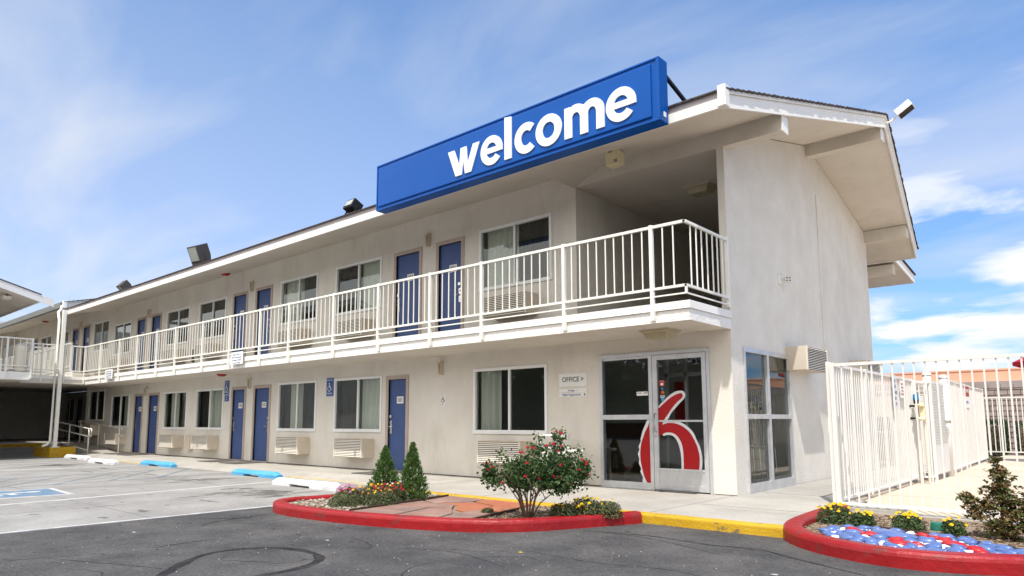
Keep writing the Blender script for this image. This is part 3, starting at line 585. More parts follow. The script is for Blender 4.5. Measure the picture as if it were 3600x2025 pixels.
def ac(x0, x1, z0, z1, label, y=0, depth=.35, axis='front', grp=GRP_AC, box_left=None):
    """through-wall air conditioner sticking out of a wall facing -y"""
    t = thing('air_conditioner', ((x0+x1)/2, y, z0), label, 'air conditioner', grp)
    MB().box(x0, x1, y-depth, y, z0, z1).build('housing', K['acbox'], t, bevel=.008)
    MB().box(x0+.012, x1-.012, y-depth-.004, y-depth+.01, z0+.012, z1-.012).build('grille_back', K['grilleback'], t)
    g = MB(); n = 11; h = (z1-z0-.03)/n
    for i in range(n):
        z = z0+.018+h*i; g.quad((x0+.01, y-depth-.007, z+h*.62), (x1-.01, y-depth-.007, z+h*.62), (x1-.01, y-depth-.014, z+h*.06), (x0+.01, y-depth-.014, z+h*.06))
    for xx in (x0, x1-.02): g.box(xx, xx+.02, y-depth-.026, y-depth, z0, z1)
    g.build('grille', K['acgrille'], t, recalc=False)
    return t
def walllight(x, z, y, label):
    t = thing('wall_light', (x, y, z), label, 'wall light', 'tube lights beside the room doors')
    b = MB(); b.box(x-.045, x+.045, y-.07, y, z-.27, z); b.box(x-.055, x+.055, y-.11, y, z-.03, z+.012); b.build('housing', K['acbox'], t)
    MB().tube([(x, y-.075, z-.24), (x, y-.075, z-.03)], .028, 10).build('lamp_lens', K['fixt'], t, smooth=True)

B1 = thing('motel_building', (0, 0, 0), 'two storey beige stucco motel with gabled roof, blue room doors and upper balcony', 'building')
X0 = -26.05
gw = {'A': (-10.34, -8.45, 1.0, 2.31), 'B': (-13.0, -11.14, 1.0, 2.31), 'D': (-18.0, -16.15, 1.01, 2.28), 'C': (-20.48, -18.67, 1.01, 2.28), 'E': (-25.42, -23.6, 1.05, 2.3), 'O': (-5.48, -3.57, 1.0, 2.30)}
uw = {'A': (-10.41, -8.54, 3.90, 5.16), 'B': (-13.07, -11.22, 3.90, 5.16), 'D': (-18.1, -16.25, 3.88, 5.13), 'C': (-20.62, -18.8, 3.88, 5.12), 'E': (-25.55, -23.8, 3.88, 5.12), 'O': (-5.33, -3.43, 3.88, 5.17)}
gd = [(-8.21, -7.59, '101', 'l'), (-14.27, -13.48, '102', 'r'), (-15.58, -14.87, '103', 'l'), (-21.74, -20.97, '104', 'r'), (-23.03, -22.38, '105', 'l')]
ud = [(-6.56, -5.86, '201', 'r'), (-8.01, -7.2, '202', 'l'), (-14.37, -13.60, '203', 'r'), (-15.75, -15.01, '204', 'l'), (-21.88, -21.17, '205', 'r'), (-23.22, -22.53, '206', 'l')]
GZ, GZ1, UZ, UZ1 = .15, 2.20, 2.93, 5.06
store = (-2.40, -.36, .13, 2.375)
wl = MB(); hs = [v for v in gw.values()]+[(a, b, GZ, GZ1) for a, b, _, _ in gd]+[store]
wall_holes(wl, X0, 0, .0, 2.64, hs)
hs = [v for v in uw.values()]+[(a, b, UZ, UZ1) for a, b, _, _ in ud]
wall_holes(wl, X0, -2.87, 2.64, 5.81, hs)
wl.quad((-2.87, 0, 2.64), (-.12, 0, 2.64), (-.12, 0, FL), (-2.87, 0, FL))
wl.quad((-.12, 0, 2.64), (0, 0, 2.64), (0, 0, 5.53), (-.12, 0, 5.53))
# landing recess at the corner
wl.quad((-2.87, 0, FL), (-2.87, 6, FL), (-2.87, 6, 5.81), (-2.87, 0, 5.81)); wl.quad((-.12, 0, FL), (-.12, 6, FL), (-.12, 6, 5.6), (-.12, 0, 5.6))
wl.quad((-2.87, 6, FL), (-.12, 6, FL), (-.12, 6, 5.6), (-2.87, 6, 5.6))
wl.quad((X0, 0, 0), (X0, 8.09, 0), (X0, 8.09, 5.81), (X0, 4.04, 6.8), (X0, 0, 5.81)); wl.quad((X0, 8.09, 0), (0, 8.09, 0), (0, 8.09, 5.81), (X0, 8.09, 5.81))
wl.build('wall', K['stucco'], B1, recalc=False)
MB().quad((-2.87, .2, 5.532), (-.12, .2, 5.532), (-.12, 6, 5.532), (-2.87, 6, 5.532)).build('landing_ceiling', K['soffit'], B1, recalc=False)
# end wall with its window opening (plane x = 0)
ew = MB(); hy0, hy1, hz0, hz1 = .41, 2.40, .13, 2.39
def EQ(y0, y1, z0, z1): ew.quad((0, y0, z0), (0, y1, z0), (0, y1, z1), (0, y0, z1))
EQ(0, hy0, 0, 2.64); EQ(hy0, hy1, hz1, 2.64); EQ(hy1, 4.04, 0, 2.64); EQ(4.04, 8.09, 0, 2.64); EQ(hy0, hy1, 0, hz0)
ew.quad((0, 0, 2.64), (0, 4.04, 2.64), (0, 4.04, 6.79), (0, 0, 5.79)); ew.quad((0, 4.04, 2.64), (0, 8.09, 2.64), (0, 8.09, 5.79), (0, 4.04, 6.79))
for (a, b) in (((hy0, hz0), (hy0, hz1)), ((hy0, hz1), (hy1, hz1)), ((hy1, hz1), (hy1, hz0)), ((hy1, hz0), (hy0, hz0))):
    ew.quad((0, *a), (0, *b), (-.12, *b), (-.12, *a))
ew.build('end_wall', K['stucco_rough'], B1, recalc=False)
MB().prism([(4.42, 1.0), (4.54, 1.0), (4.52, 5.86), (4.40, 5.86)], 'x', -.01, .022).build('wall_chase', K['stucco_rough'], B1, bevel=.01)
# header beams under the roof
bm_ = MB(); bm_.box(-2.87, .925, -.02, .2, 5.53, 5.80); bm_.build('roof_beam', K['soffit'], B1)
MB().box(-.3, 1.38, 3.93, 4.15, 6.53, 6.80).build('roof_beam', K['soffit'], B1)
MB().box(-.3, .92, 7.95, 8.17, 5.53, 5.82).build('roof_beam', K['soffit'], B1)
MB().box(.926, .94, -.03, .21, 5.52, 5.79).build('beam_cap', K['white'], B1); MB().box(1.381, 1.395, 3.92, 4.16, 6.52, 6.79).build('beam_cap', K['white'], B1)
gs = MB(); A_, B_, C_, D_ = (-2.87, -1.25, 5.495), (-2.87, -.0, 5.51), (-2.25, -.02, 5.80), (-2.87, -.02, 5.81)
gs.quad(A_, B_, C_); gs.quad(A_, C_, D_); gs.quad(A_, D_, B_); gs.quad(B_, D_, C_); gs.build('beam_gusset', K['soffit'], B1)
# roof
SL = .247
def zs(y): return 5.395+SL*((y if y < 4.04 else 8.08-y)+1.66)
def roof(par, xa, e0, e1, dz=0, ya=-1.66, yb=9.74, ridge=4.04, so_m='soffit', jag=1):
    def ex(y): return e0+(e1-e0)*(1-abs(y-ridge)/(ridge-ya))
    s_ = MB(); s_.quad((xa, ya, zs(ya)+dz), (ex(ya), ya, zs(ya)+dz), (ex(ridge), ridge, zs(ridge)+dz), (xa, ridge, zs(ridge)+dz)); s_.quad((xa, ridge, zs(ridge)+dz), (ex(ridge), ridge, zs(ridge)+dz), (ex(yb), yb, zs(yb)+dz), (xa, yb, zs(yb)+dz))
    s_.build('soffit', K['soffit'], par, recalc=False)
    fb = MB(); fb.box(xa, e0, ya-.02, ya+.02, 5.36+dz, 5.495+dz); fb.build('fascia', K['white'], par)
    fb = MB(); fb.box(xa, e0, ya+.01, ya+.03, 5.495+dz, 5.60+dz); fb.build('fascia_upper', K['trim_grey'], par)
    fb = MB(); fb.box(xa, e0, yb-.02, yb+.02, 5.36+dz, 5.60+dz); fb.build('fascia', K['white'], par)
    for y0, y1 in ((ya, ridge), (ridge, yb)):
        a = [(ex(y), y, zs(y)+dz) for y in (y0, y1)]
        for lo_, hi_, o_, nm in ((-.045, .145, 0, 'rake_board'), (.15, .205, .025, 'rake_trim')):
            q = MB()
            for dx0, dx1 in ((-.03+o_, .0+o_),):
                p = [(a[0][0]+dx0, a[0][1], a[0][2]+lo_), (a[1][0]+dx0, a[1][1], a[1][2]+lo_), (a[1][0]+dx0, a[1][1], a[1][2]+hi_), (a[0][0]+dx0, a[0][1], a[0][2]+hi_)]
                p2 = [(x+dx1-dx0, y, z) for x, y, z in p]; b = len(q.v); q.v += p+p2
                q.f += [(b, b+1, b+2, b+3), (b+7, b+6, b+5, b+4), (b, b+4, b+5, b+1), (b+1, b+5, b+6, b+2), (b+2, b+6, b+7, b+3), (b+3, b+7, b+4, b)]
            q.build(nm, K['white'], par)
    MB().obox((e0-.01, ya-.01, 5.50+dz), (.055, 0, 0), (0, .07, 0), (0, 0, .145)).build('rake_end_block', K['white'], par, bevel=.006)
    sh = MB(); n = 40
    for side in (0, 1):
        for i in range(n):
            y0 = ya-.04+(ridge-ya+.04)*i/n; y1 = ya-.04+(ridge-ya+.04)*(i+1)/n+.02
            za, zb = zs(y0)+dz+.205, zs(y1)+dz+.205; hh = .022
            if side: y0, y1 = 2*ridge-y0, 2*ridge-y1
            xo = .05+random.uniform(-.006, .01)*jag
            E0, E1 = ex(min(max(y0, ya), yb))+xo, ex(min(max(y1, ya), yb))+xo
            sh.quad((xa, y0, za+hh), (E0, y0, za+hh), (E1, y1, zb), (xa, y1, zb)); sh.quad((xa, y0, za), (E0, y0, za), (E0, y0, za+hh), (xa, y0, za+hh)); sh.quad((E0, y0, za-.004), (E1, y1, zb-.012), (E1, y1, zb), (E0, y0, za+hh)); sh.quad((xa, y0, za), (E0, y0, za), (E1, y1, zb-.015), (xa, y1, zb-.015))
    sh.build('shingles', K['shingle'], par, recalc=False)
roof(B1, X0, .77, 1.457)
# balcony slab
sb = MB(); sb.box(-24.26, 0.0, -1.33, .0, 2.635, FL); sb.box(-2.87, -.12, 0, 6, 2.66, FL-.002)
sb.box(-24.26-1.4, -24.27, -1.33, .0, 2.637, FL-.001)
sb.build('balcony_slab', K['soffit'], B1)
MB().quad((-24.25, -1.32, FL+.003), (-.0, -1.32, FL+.003), (0, -.001, FL+.003), (-24.25, -.001, FL+.003)).quad((-2.86, -.001, FL+.002), (-.125, -.001, FL+.002), (-.125, 5.99, FL+.002), (-2.86, 5.99, FL+.002)).build('balcony_floor', K['slabtop'], B1, recalc=False)  # unseen floor sheet added dark to lower the bounce under the roof
se = MB(); se  .box(-24.26, .004, -1.345, -1.331, 2.63, 2.79); se.box(.001, .012, -1.33, -.002, 2.63, 2.79); se.build('slab_edge', K['white_plaster'], B1)
sk = MB(); sk.box(-24.26, .03, -1.372, -1.332, 2.795, 2.905); sk.box(.002, .03, -1.331, -.003, 2.795, 2.905); sk.build('kick_board', K['white'], B1)
# bridge slab running towards the other wing, and the balcony beyond it
bs = MB(); bs.box(-28.3, -24.262, -3.35, -1.335, 2.637, 2.875); bs.build('bridge_slab', K['soffit'], B1)
bs = MB(); bs.box(-24.258, -24.235, -3.35, -1.376, 2.795, 2.905); bs.build('bridge_kick_board', K['white'], B1)
fj = MB(); fj.box(X0, -2.41, -.006, -.001, WK-.02, WK+.018); fj.box(-.35, -.001, -.006, -.001, WK-.02, WK+.012); fj.build('base_joint', K['matt'], B1)
# windows
cs = {'A': [(.02, .48, 1), (.5, .98, 0)], 'B': [(.02, .2, 1), (.2, .5, 0), (.52, .98, 1)], 'D': [(.02, .3, 1), (.34, .98, 0)], 'C': [(.1, .5, 0), (.55, .98, 1)], 'E': [(.5, .98, 0), (0, .3, 1)], 'O': [(.0, .3, 0)]}
for k, v in gw.items(): window(B1, *v, cs[k])
cu2 = {'O': [(.0, .5, 0), (.5, .98, 1)], 'A': [(.0, .48, 1), (.5, 1, 0)], 'B': [(0, .5, 0), (.5, .98, 1)], 'D': [(.0, .4, 1), (.6, .98, 1)], 'C': [(0, .5, 1)], 'E': [(.5, 1, 1)]}
for k, v in uw.items(): window(B1, *v, cu2[k])
for a, b, n_, h in gd: door(B1, a, b, GZ, GZ1, n_, 0, h)
for a, b, n_, h in ud: door(B1, a, b, UZ, UZ1, n_, 0, h)
# dark rooms behind the windows (the lobby is built on its own)
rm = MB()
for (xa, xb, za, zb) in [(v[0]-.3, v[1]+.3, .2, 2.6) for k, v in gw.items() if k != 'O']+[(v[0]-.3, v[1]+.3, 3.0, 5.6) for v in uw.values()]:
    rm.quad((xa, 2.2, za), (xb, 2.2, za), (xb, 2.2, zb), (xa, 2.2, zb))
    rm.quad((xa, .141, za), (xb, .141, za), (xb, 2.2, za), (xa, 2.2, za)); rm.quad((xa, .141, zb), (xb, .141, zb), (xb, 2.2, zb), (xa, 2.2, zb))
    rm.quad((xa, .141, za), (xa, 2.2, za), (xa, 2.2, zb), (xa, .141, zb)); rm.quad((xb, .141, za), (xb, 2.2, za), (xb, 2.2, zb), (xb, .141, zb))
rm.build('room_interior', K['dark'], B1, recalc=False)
# lobby
lb = MB(); lb.quad((-5.9, 3.4, .13), (-.13, 3.4, .13), (-.13, 3.4, 2.6), (-5.9, 3.4, 2.6)); lb.quad((-5.9, .14, .13), (-5.9, 3.4, .13), (-5.9, 3.4, 2.6), (-5.9, .14, 2.6)); lb.quad((-5.9, .14, 2.6), (-.125, .14, 2.6), (-.125, 3.4, 2.6), (-5.9, 3.4, 2.6))
lb.quad((-.125, 2.41, .13), (-.125, 3.4, .13), (-.125, 3.4, 2.6), (-.125, 2.41, 2.6)); lb.quad((-5.9, .141, .13), (-5.49, .141, .13), (-5.49, .141, 2.6), (-5.9, .141, 2.6)); lb.quad((-5.49, .141, 2.31), (-2.41, .141, 2.31), (-2.41, .141, 2.6), (-5.49, .141, 2.6)); lb.quad((-3.56, .141, .13), (-2.41, .141, .13), (-2.41, .141, 2.31), (-3.56, .141, 2.31)); lb.quad((-.35, .141, .13), (-.13, .141, .13), (-.13, .141, 2.6), (-.35, .141, 2.6)); lb.quad((-5.49, .141, .13), (-3.56, .141, .13), (-3.56, .141, .99), (-5.49, .141, .99))
lb.build('lobby_wall', K['lobbywall'], B1, recalc=False)
MB().quad((-5.9, .03, .145), (-.01, .03, .145), (-.01, 3.4, .145), (-5.9, 3.4, .145)).build('lobby_floor', K['carpet'], B1, recalc=False)
lp = MB()
for x in (-2.32, -1.95, -1.55, -.6): lp.box(x-.025, x+.025, 1.5, 1.56, .15, 2.58)
lp.box(-2.9, -.5, 1.5, 1.56, 2.05, 2.12); lp.box(-2.9, -1.55, 1.5, 1.56, .15, .25); lp.build('inner_door_frame', K['alu'], B1)
MB().box(-4.6, -3.0, 2.2, 2.7, .15, 1.2).build('counter', K['wood'], B1)
MB().box(-2.15, -1.98, 2.2, 2.3, .9, 2.0).build('wall_panel', K['redkerb'], B1)
# storefront: side light with two panes, door on the right
sf = MB(); a, b, c, d = store; y0, y1 = -.03, .07
sf.box(a, b, y0, y1, d-.06, d); sf.box(a, a+.06, y0, y1, c, d-.06); sf.box(b-.05, b, y0, y1, c, d-.06); sf.box(-1.425, -1.36, y0-.01, y1, c, d-.06)
sf.box(a+.06, -1.425, y0, y1, 1.265, 1.345); sf.box(a+.06, -1.425, y0, y1, c, .245); sf.box(a+.06, -1.425, y0-.02, y1, c, .16); sf.box(a+.06, -1.425, y0+.02, y1, d-.1, d-.06)
SF = sf.build('storefront', K['alu'], B1, bevel=.004)
MB().quad((a+.06, .0, .245), (-1.425, .0, .245), (-1.425, .0, 1.265), (a+.06, .0, 1.265)).build('pane', K['shopglass'], SF, recalc=False)
MB().quad((a+.06, .0, 1.345), (-1.425, .0, 1.345), (-1.425, .0, 2.275), (a+.06, .0, 2.275)).build('pane', K['shopglass'], SF, recalc=False)
dr = MB(); xa, xb = -1.355, -.415; y0, y1 = -.035, .03
dr.box(xa, xa+.085, y0, y1, .15, 2.31); dr.box(xb-.07, xb, y0, y1, .15, 2.31); dr.box(xa+.085, xb-.07, y0, y1, 2.23, 2.31); dr.box(xa+.085, xb-.07, y0, y1, .15, .24); dr.box(xa+.085, xb-.07, y0+.012, y1, .24, .455); dr.box(xa+.085, xb-.07, y0, y1, .455, .49); dr.box(xa+.085, xb-.07, y0+.02, y1, 1.225, 1.255)
DR = dr.build('glass_door', K['alu'], B1, bevel=.003)
MB().quad((xa+.085, .0, .49), (xb-.07, .0, .49), (xb-.07, .0, 2.23), (xa+.085, .0, 2.23)).build('pane', K['shopglass'], DR, recalc=False)
hd = MB(); hd.tube([(-1.305, -.035, 1.36), (-1.305, -.085, 1.36), (-1.30, -.085, 1.07), (-1.30, -.035, 1.07)], .011, 8); hd.tube([(-1.31, -.05, 1.0), (-1.31, -.03, 1.0)], .018, 10); hd.build('handle', K['steel'], DR, smooth=True)
cl_ = MB(); cl_.box(-.75, -.47, .03, .08, 2.16, 2.22); cl_.bar((-.7, .06, 2.19), (-.5, .2, 2.2), .025); cl_.build('door_closer', K['black'], DR)
# numeral decal
W1=[(-1.27,1.48),(-1.17,1.57),(-1.05,1.66),(-0.95,1.71),(-0.87,1.72),(-0.82,1.71),(-0.79,1.67),(-0.79,1.63),(-0.82,1.58),(-0.88,1.53),(-0.96,1.45),(-1.04,1.37),(-1.09,1.29),(-1.12,1.25),(-0.97,1.24),(-0.86,1.21),(-0.76,1.15),(-0.67,1.06),(-0.62,0.95),(-0.57,0.85),(-0.54,0.73),(-0.535,0.59),(-0.55,0.49),(-0.89,0.49),(-0.89,0.66),(-0.91,0.80),(-0.95,0.92),(-1.02,1.00),(-1.11,1.02),(-1.20,1.00),(-1.27,0.94)]
R1=[(-1.27,1.44),(-1.16,1.53),(-1.05,1.61),(-0.95,1.66),(-0.87,1.68),(-0.84,1.67),(-0.83,1.64),(-0.85,1.60),(-0.93,1.54),(-1.01,1.46),(-1.10,1.35),(-1.17,1.26),(-1.21,1.17),(-1.18,1.19),(-1.08,1.21),(-0.97,1.20),(-0.86,1.16),(-0.76,1.09),(-0.70,1.02),(-0.65,0.93),(-0.61,0.84),(-0.58,0.71),(-0.58,0.59),(-0.59,0.49),(-0.85,0.49),(-0.85,0.72),(-0.87,0.87),(-0.92,0.97),(-1.00,1.04),(-1.10,1.06),(-1.19,1.04),(-1.27,0.99)]
W2=[(-1.48,1.265),(-1.53,1.17),(-1.575,1.08),(-1.62,.94),(-1.61,.92),(-1.66,0.82),(-1.645,.78),(-1.675,0.70),(-1.65,.62),(-1.66,0.55),(-1.62,0.46),(-1.635,.42),(-1.61,0.36),(-1.59,.33),(-1.60,0.246),(-1.426,0.246),(-1.426,1.265)]
R2=[(-1.43,1.265),(-1.47,1.16),(-1.53,1.06),(-1.55,1.01),(-1.60,0.89),(-1.625,0.75),(-1.625,0.61),(-1.60,0.48),(-1.56,0.34),(-1.51,0.246),(-1.426,0.246),(-1.426,1.265)]
def curve_(P, cuts):
    o_ = []
    for a, b in zip(cuts[:-1], cuts[1:]): o_ += smooth_pts(P[a:b+1], 4)[:-1]
    return o_+[P[cuts[-1]]]
W1 = curve_(W1, (0, 13, 22, 23, 29)); R1 = curve_(R1, (0, 6, 12, 23, 24, 31)); R2 = curve_(R2, (0, 9, 10, 11))
def decal(P, y, name, mt, par): MB().quad(*[(x, y, z) for x, z in P]).build(name, mt, par, recalc=False)
decal(W1, -.006, 'numeral_outline', K['vinylgrey'], DR); decal(R1, -.010, 'numeral_decal', K['red6'], DR)
decal(W2, -.006, 'numeral_outline', K['vinylgrey'], SF); decal(R2, -.010, 'numeral_decal', K['red6'], SF)
text('1701', .15, Vector((-1.80, -.006, 2.215)), FRONT, K['ink'], 'street_number', SF, .001, bold=.004)
pl = MB().box(-1.67, -1.455, -.010, -.006, 1.66, 1.725).build('notice_plate', K['paper'], SF); text('PHONE    LOBBY', .026, Vector((-1.562, -.012, 1.70)), FRONT, K['ink'], 'lettering', SF, .0005)
def stick(x, z, w, h, mt, y=-.006):
    return MB().box(x-w/2, x+w/2, y-.001, y, z-h/2, z+h/2).build('sticker', mt, DR)
stick(-1.195, 1.85, .105, .10, K['red6']); MB().box(-1.22, -1.17, -.009, -.0075, 1.815, 1.855).build('sticker', K['paper'], DR)
text('MOTEL', .022, Vector((-1.195, -.009, 1.883)), FRONT, K['paper'], 'lettering', DR, .0005)
def disc(x, z, r, mt, y): MB().prism([(x+r*cos(q*pi/9), z+r*sin(q*pi/9)) for q in range(18)], 'y', y-.001, y).build('sticker', mt, DR)
disc(-1.192, 1.762, .027, K['teal'], -.006); MB().bar((-1.207, -.008, 1.775), (-1.177, -.008, 1.75), .01, .001).build('sticker', K['paper'], DR)
disc(-1.208, 1.70, .026, K['red6'], -.006); disc(-1.178, 1.70, .026, K['petalorange'], -.008)
stick(-1.19, 1.635, .078, .042, K['paper']); text('VISA', .034, Vector((-1.19, -.009, 1.635)), FRONT, K['inkblue'], 'lettering', DR, .0005, bold=.001)
stick(-1.19, 1.585, .055, .042, K['stopblue'])
# end window, two bays of two panes
ef = MB(); X_a, X_b = -.06, .03
ef.box(X_a, X_b, hy0, hy1, hz1-.07, hz1); ef.box(X_a, X_b, hy0, hy0+.05, hz0, hz1-.07); ef.box(X_a, X_b, hy1-.06, hy1, hz0, hz1-.07); ef.box(X_a, X_b, 1.33, 1.41, hz0, hz1-.07)
for ya_, yb_ in ((hy0+.05, 1.33), (1.41, hy1-.06)): ef.box(X_a, X_b, ya_, yb_, 1.27, 1.345); ef.box(X_a, X_b, ya_, yb_, hz0, .27)
EF = ef.build('end_window', K['alu'], B1, bevel=.004)
for ya_, yb_ in ((hy0+.05, 1.33), (1.41, hy1-.06)):
    for za, zb in ((.27, 1.27), (1.345, hz1-.07)): MB().quad((-.02, ya_, za), (-.02, yb_, za), (-.02, yb_, zb), (-.02, ya_, zb)).build('pane', K['shopglass'], EF, recalc=False)

# chairs seen through the end window
def lobby_chair(x, y, rz, label):
    t = thing('lobby_chair', (0, 0, 0), label, 'chair', 'chairs inside the lobby')
    f_ = MB()
    for s_ in (-.24, .24): f_.tube([(s_, .22, 0), (s_, .25, .9), (s_, .22, .92)], .013, 8); f_.tube([(s_, -.26, 0), (s_, -.24, .62), (s_, -.2, .66), (s_, .24, .66)], .013, 8)
    f_.build('frame', K['steel'], t, smooth=True)
    MB().box(-.23, .23, -.22, .24, .42, .48).build('seat', K['black'], t, bevel=.015); MB().box(-.23, .23, .2, .24, .55, .92).build('backrest', K['black'], t, bevel=.015)
    t.location = (x, y, .146); t.rotation_euler = (0, 0, rz)
lobby_chair(-.45, 1.0, R(100), 'black lobby chair with bare metal legs behind the near pane of the end window'); lobby_chair(-.5, 1.95, R(80), 'black lobby chair behind the far pane of the end window')

# ---- the stepped up section beyond
B2 = thing('motel_building', (X0, 0, 0), 'farther section of the motel with its roof stepped up, behind the tall post', 'building')
XE = -62; w2 = MB(); h2 = []
def sec(i): return X0-.05-i
gw2 = [(-27.95, -26.15, 1.30, 2.56), (-32.9, -31.15, 1.30, 2.56), (-35.4, -33.65, 1.30, 2.56), (-40.3, -38.6, 1.3, 2.56), (-43.1, -41.3, 1.3, 2.56), (-48.0, -46.2, 1.3, 2.56)]
uw2 = [(a, b, c+2.86, d+2.86) for a, b, c, d in gw2]
gd2 = [(-29.2, -28.5), (-30.6, -29.9), (-36.7, -36.0), (-38.1, -37.4), (-44.3, -43.6), (-45.6, -44.9)]
wall_holes(w2, -28.3, X0, .28, 2.9, gw2[:1]); wall_holes(w2, XE, -28.3, .28, 2.9, gw2[1:]+[(a, b, .42, 2.48) for a, b in gd2], 2.6); w2.quad((-28.3, 0, .28), (-28.3, 2.6, .28), (-28.3, 2.6, 2.9), (-28.3, 0, 2.9)); w2.quad((XE, 0, 2.905), (-28.3, 0, 2.905), (-28.3, 2.6, 2.905), (XE, 2.6, 2.905)); wall_holes(w2, XE, X0, 2.9, 6.1, uw2+[(a, b, 3.2, 5.34) for a, b in gd2])  # ground floor recessed here so that the passage falls dark
w2.quad((X0, 0, 5.6), (X0, 4.04, 6.6), (X0, 4.04, 7.1), (X0, 0, 6.1)); w2.build('wall', K['stucco'], B2, recalc=False)
window(B2, *gw2[0], [(.02, .5, 1)])
for v in gw2[1:5]: window(B2, *v, random.choice([[(.5, .98, 1)], [(.02, .5, 1)], [(.1, .4, 1)]]), 2.6)  # curtains darkened to keep the recessed passage dim
for i, v in enumerate(uw2[:5]): window(B2, *v, [(.5, 1, 1)] if i % 2 else [(0, .5, 1)])
for i, (a, b) in enumerate(gd2[:4]): door(B2, a, b, .42, 2.48, ['106', '107', '', ''][i], 2.6, 'lr'[i % 2]); door(B2, a, b, 3.2, 5.34, ['207', '208', '', ''][i], 0, 'lr'[i % 2])
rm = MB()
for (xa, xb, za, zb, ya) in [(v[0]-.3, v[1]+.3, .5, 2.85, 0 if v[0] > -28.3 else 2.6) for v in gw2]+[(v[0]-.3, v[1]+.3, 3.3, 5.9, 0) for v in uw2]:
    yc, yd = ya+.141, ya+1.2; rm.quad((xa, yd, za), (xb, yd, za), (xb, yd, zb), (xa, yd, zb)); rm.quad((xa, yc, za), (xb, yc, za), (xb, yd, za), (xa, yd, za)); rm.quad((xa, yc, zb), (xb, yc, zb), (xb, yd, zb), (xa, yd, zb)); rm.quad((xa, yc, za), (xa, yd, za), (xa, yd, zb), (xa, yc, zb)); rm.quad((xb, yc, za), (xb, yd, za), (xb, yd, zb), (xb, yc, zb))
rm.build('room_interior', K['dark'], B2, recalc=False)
roof(B2, XE, X0-.02, X0+.25, .30)
s2 = MB(); s2.box(XE, -25.66, -1.33, 0, 2.92, 3.16); s2.build('balcony_slab', K['soffit'], B2)
s2 = MB(); s2.box(XE, -25.66, -1.372, -1.332, 2.92, 3.19); s2.build('kick_board', K['white'], B2)
# raised platform, ramp, yellow block at the foot of the post
pf = MB(); pf.box(XE, -27.0, -.86, 2.59, .1, .40); pf.box(-60, -29.35, -40, -.88, .2, .38)
struct(pf.build('raised_walkway', K['walk']))
rp_ = MB(); rp_.prism([(-27.0, .1), (-24.0, .1), (-24.0, .134), (-27.0, .40)], 'y', -1.19, -.001); struct(rp_.build('ramp', K['walk']))
yb = MB(); yb.box(-28.8, -26.08, -1.0, -.87, 0, .37);
yb.box(-29.42, -29.28, -40, -1.05, .2, .40); struct(yb.build('yellow_kerb', K['yellow'], bevel=.02))
tag(MB().box(-25.9, -24.0, -2.36, -1.55, 0, .37).build('kerb_block', K['yellow'], bevel=.02), 'chunky yellow painted concrete block at the foot of the tall post', 'concrete block')
# post with downspout, standing just outside the bridge railing
pt = thing('roof_post', (-24.12, -2.2, .37), 'tall square white post standing on the yellow block and holding the roof corner', 'post')
MB().box(-24.18, -24.06, -2.25, -2.13, .37, 5.30).build('shaft', K['rail'], pt, bevel=.01); MB().box(-24.25, -24.0, -2.31, -2.07, .372, .40).build('base_plate', K['rail'], pt)
MB().bar((-24.12, -2.19, 5.24), (-25.95, -1.70, 5.48), .12, .12).build('roof_arm', K['rail'], pt)
ds = thing('downspout', (-24.12, -2.4, .37), 'white rain downspout running down beside the tall post', 'downspout')
MB().tube([(-26.2, -1.74, 5.75), (-25.9, -1.82, 5.58), (-24.3, -2.34, 5.22), (-24.13, -2.34, 4.9), (-24.12, -2.34, .62), (-24.12, -2.42, .48), (-24.1, -2.58, .42)], .045, 8).build('pipe', K['rail'], ds, smooth=True)
gt = thing('rain_gutter', (-28, -1.7, 5.9), 'dark grey rain gutter along the eave of the stepped up section', 'gutter')
MB().box(XE, X0-.1, -1.80, -1.70, 5.67, 5.88).build('channel', K['guttergreen'], gt)

# ---- railings: each panel with its bars is one part, each post another
def railing(t, pts, zt, zb2, zb1, gap=.155, posts=True, pz=None, dense=1):
    for i in range(len(pts)-1):
        a, b = Vector((*pts[i], 0)), Vector((*pts[i+1], 0)); L = (b-a).length; d = (b-a).normalized(); q = MB()
        q.bar(a+Vector((0,0,zt-.02)), b+Vector((0,0,zt-.02)), .04, .04); q.bar(a+Vector((0,0,zb2)), b+Vector((0,0,zb2)), .035, .035); q.bar(a+Vector((0,0,zb1)), b+Vector((0,0,zb1)), .02, .02)
        n = max(2, round(L/gap))
        for k in range(1, n):
            p = a+d*(L*k/n)+d*random.uniform(-.006, .006); q.bar(p+Vector((0,0,zb2+.016)), p+Vector((random.uniform(-.003, .003), 0, zt-.04)), .0155, .0155)
        q.build('railing_panel', K['rail'], t)
    if posts:
        for p in pts:
            q = MB(); a = Vector((*p, 0)); q.bar(a+Vector((0,0,pz or zb1-.3)), a+Vector((0,0,zt+.012)), .052, .052); q.build('post', K['rail'], t)
RZ, RB, RC = 4.04, 3.11, 3.0
t = thing('balcony_railing', (-12, -1.39, FL), 'long cream metal railing along the upper balcony, returning to the end wall', 'railing', 'balcony railings')
px = [-.53, -2.11, -3.92, -5.27, -6.84, -8.41, -10.22, -11.56, -13.12, -14.69, -16.46, -17.79, -19.33, -20.85, -22.62, -24.23]
railing(t, [(x, -1.40) for x in px], RZ, RB, RC, .165, True, 2.66)
railing(t, [(.0, -1.40), (-.53, -1.40)], RZ, RB, RC, .165, False); railing(t, [(.0, -1.40), (.0, -.02)], RZ, RB, RC, .165, False)
q = MB(); q.bar((0, -1.4, RC-.01), (0, -1.4, RB), .03); q.build('bracket', K['rail'], t); q = MB(); q.box(-.022, .022, -.06, -.0, RB-.15, RZ+.02); q.build('wall_bracket', K['rail'], t)
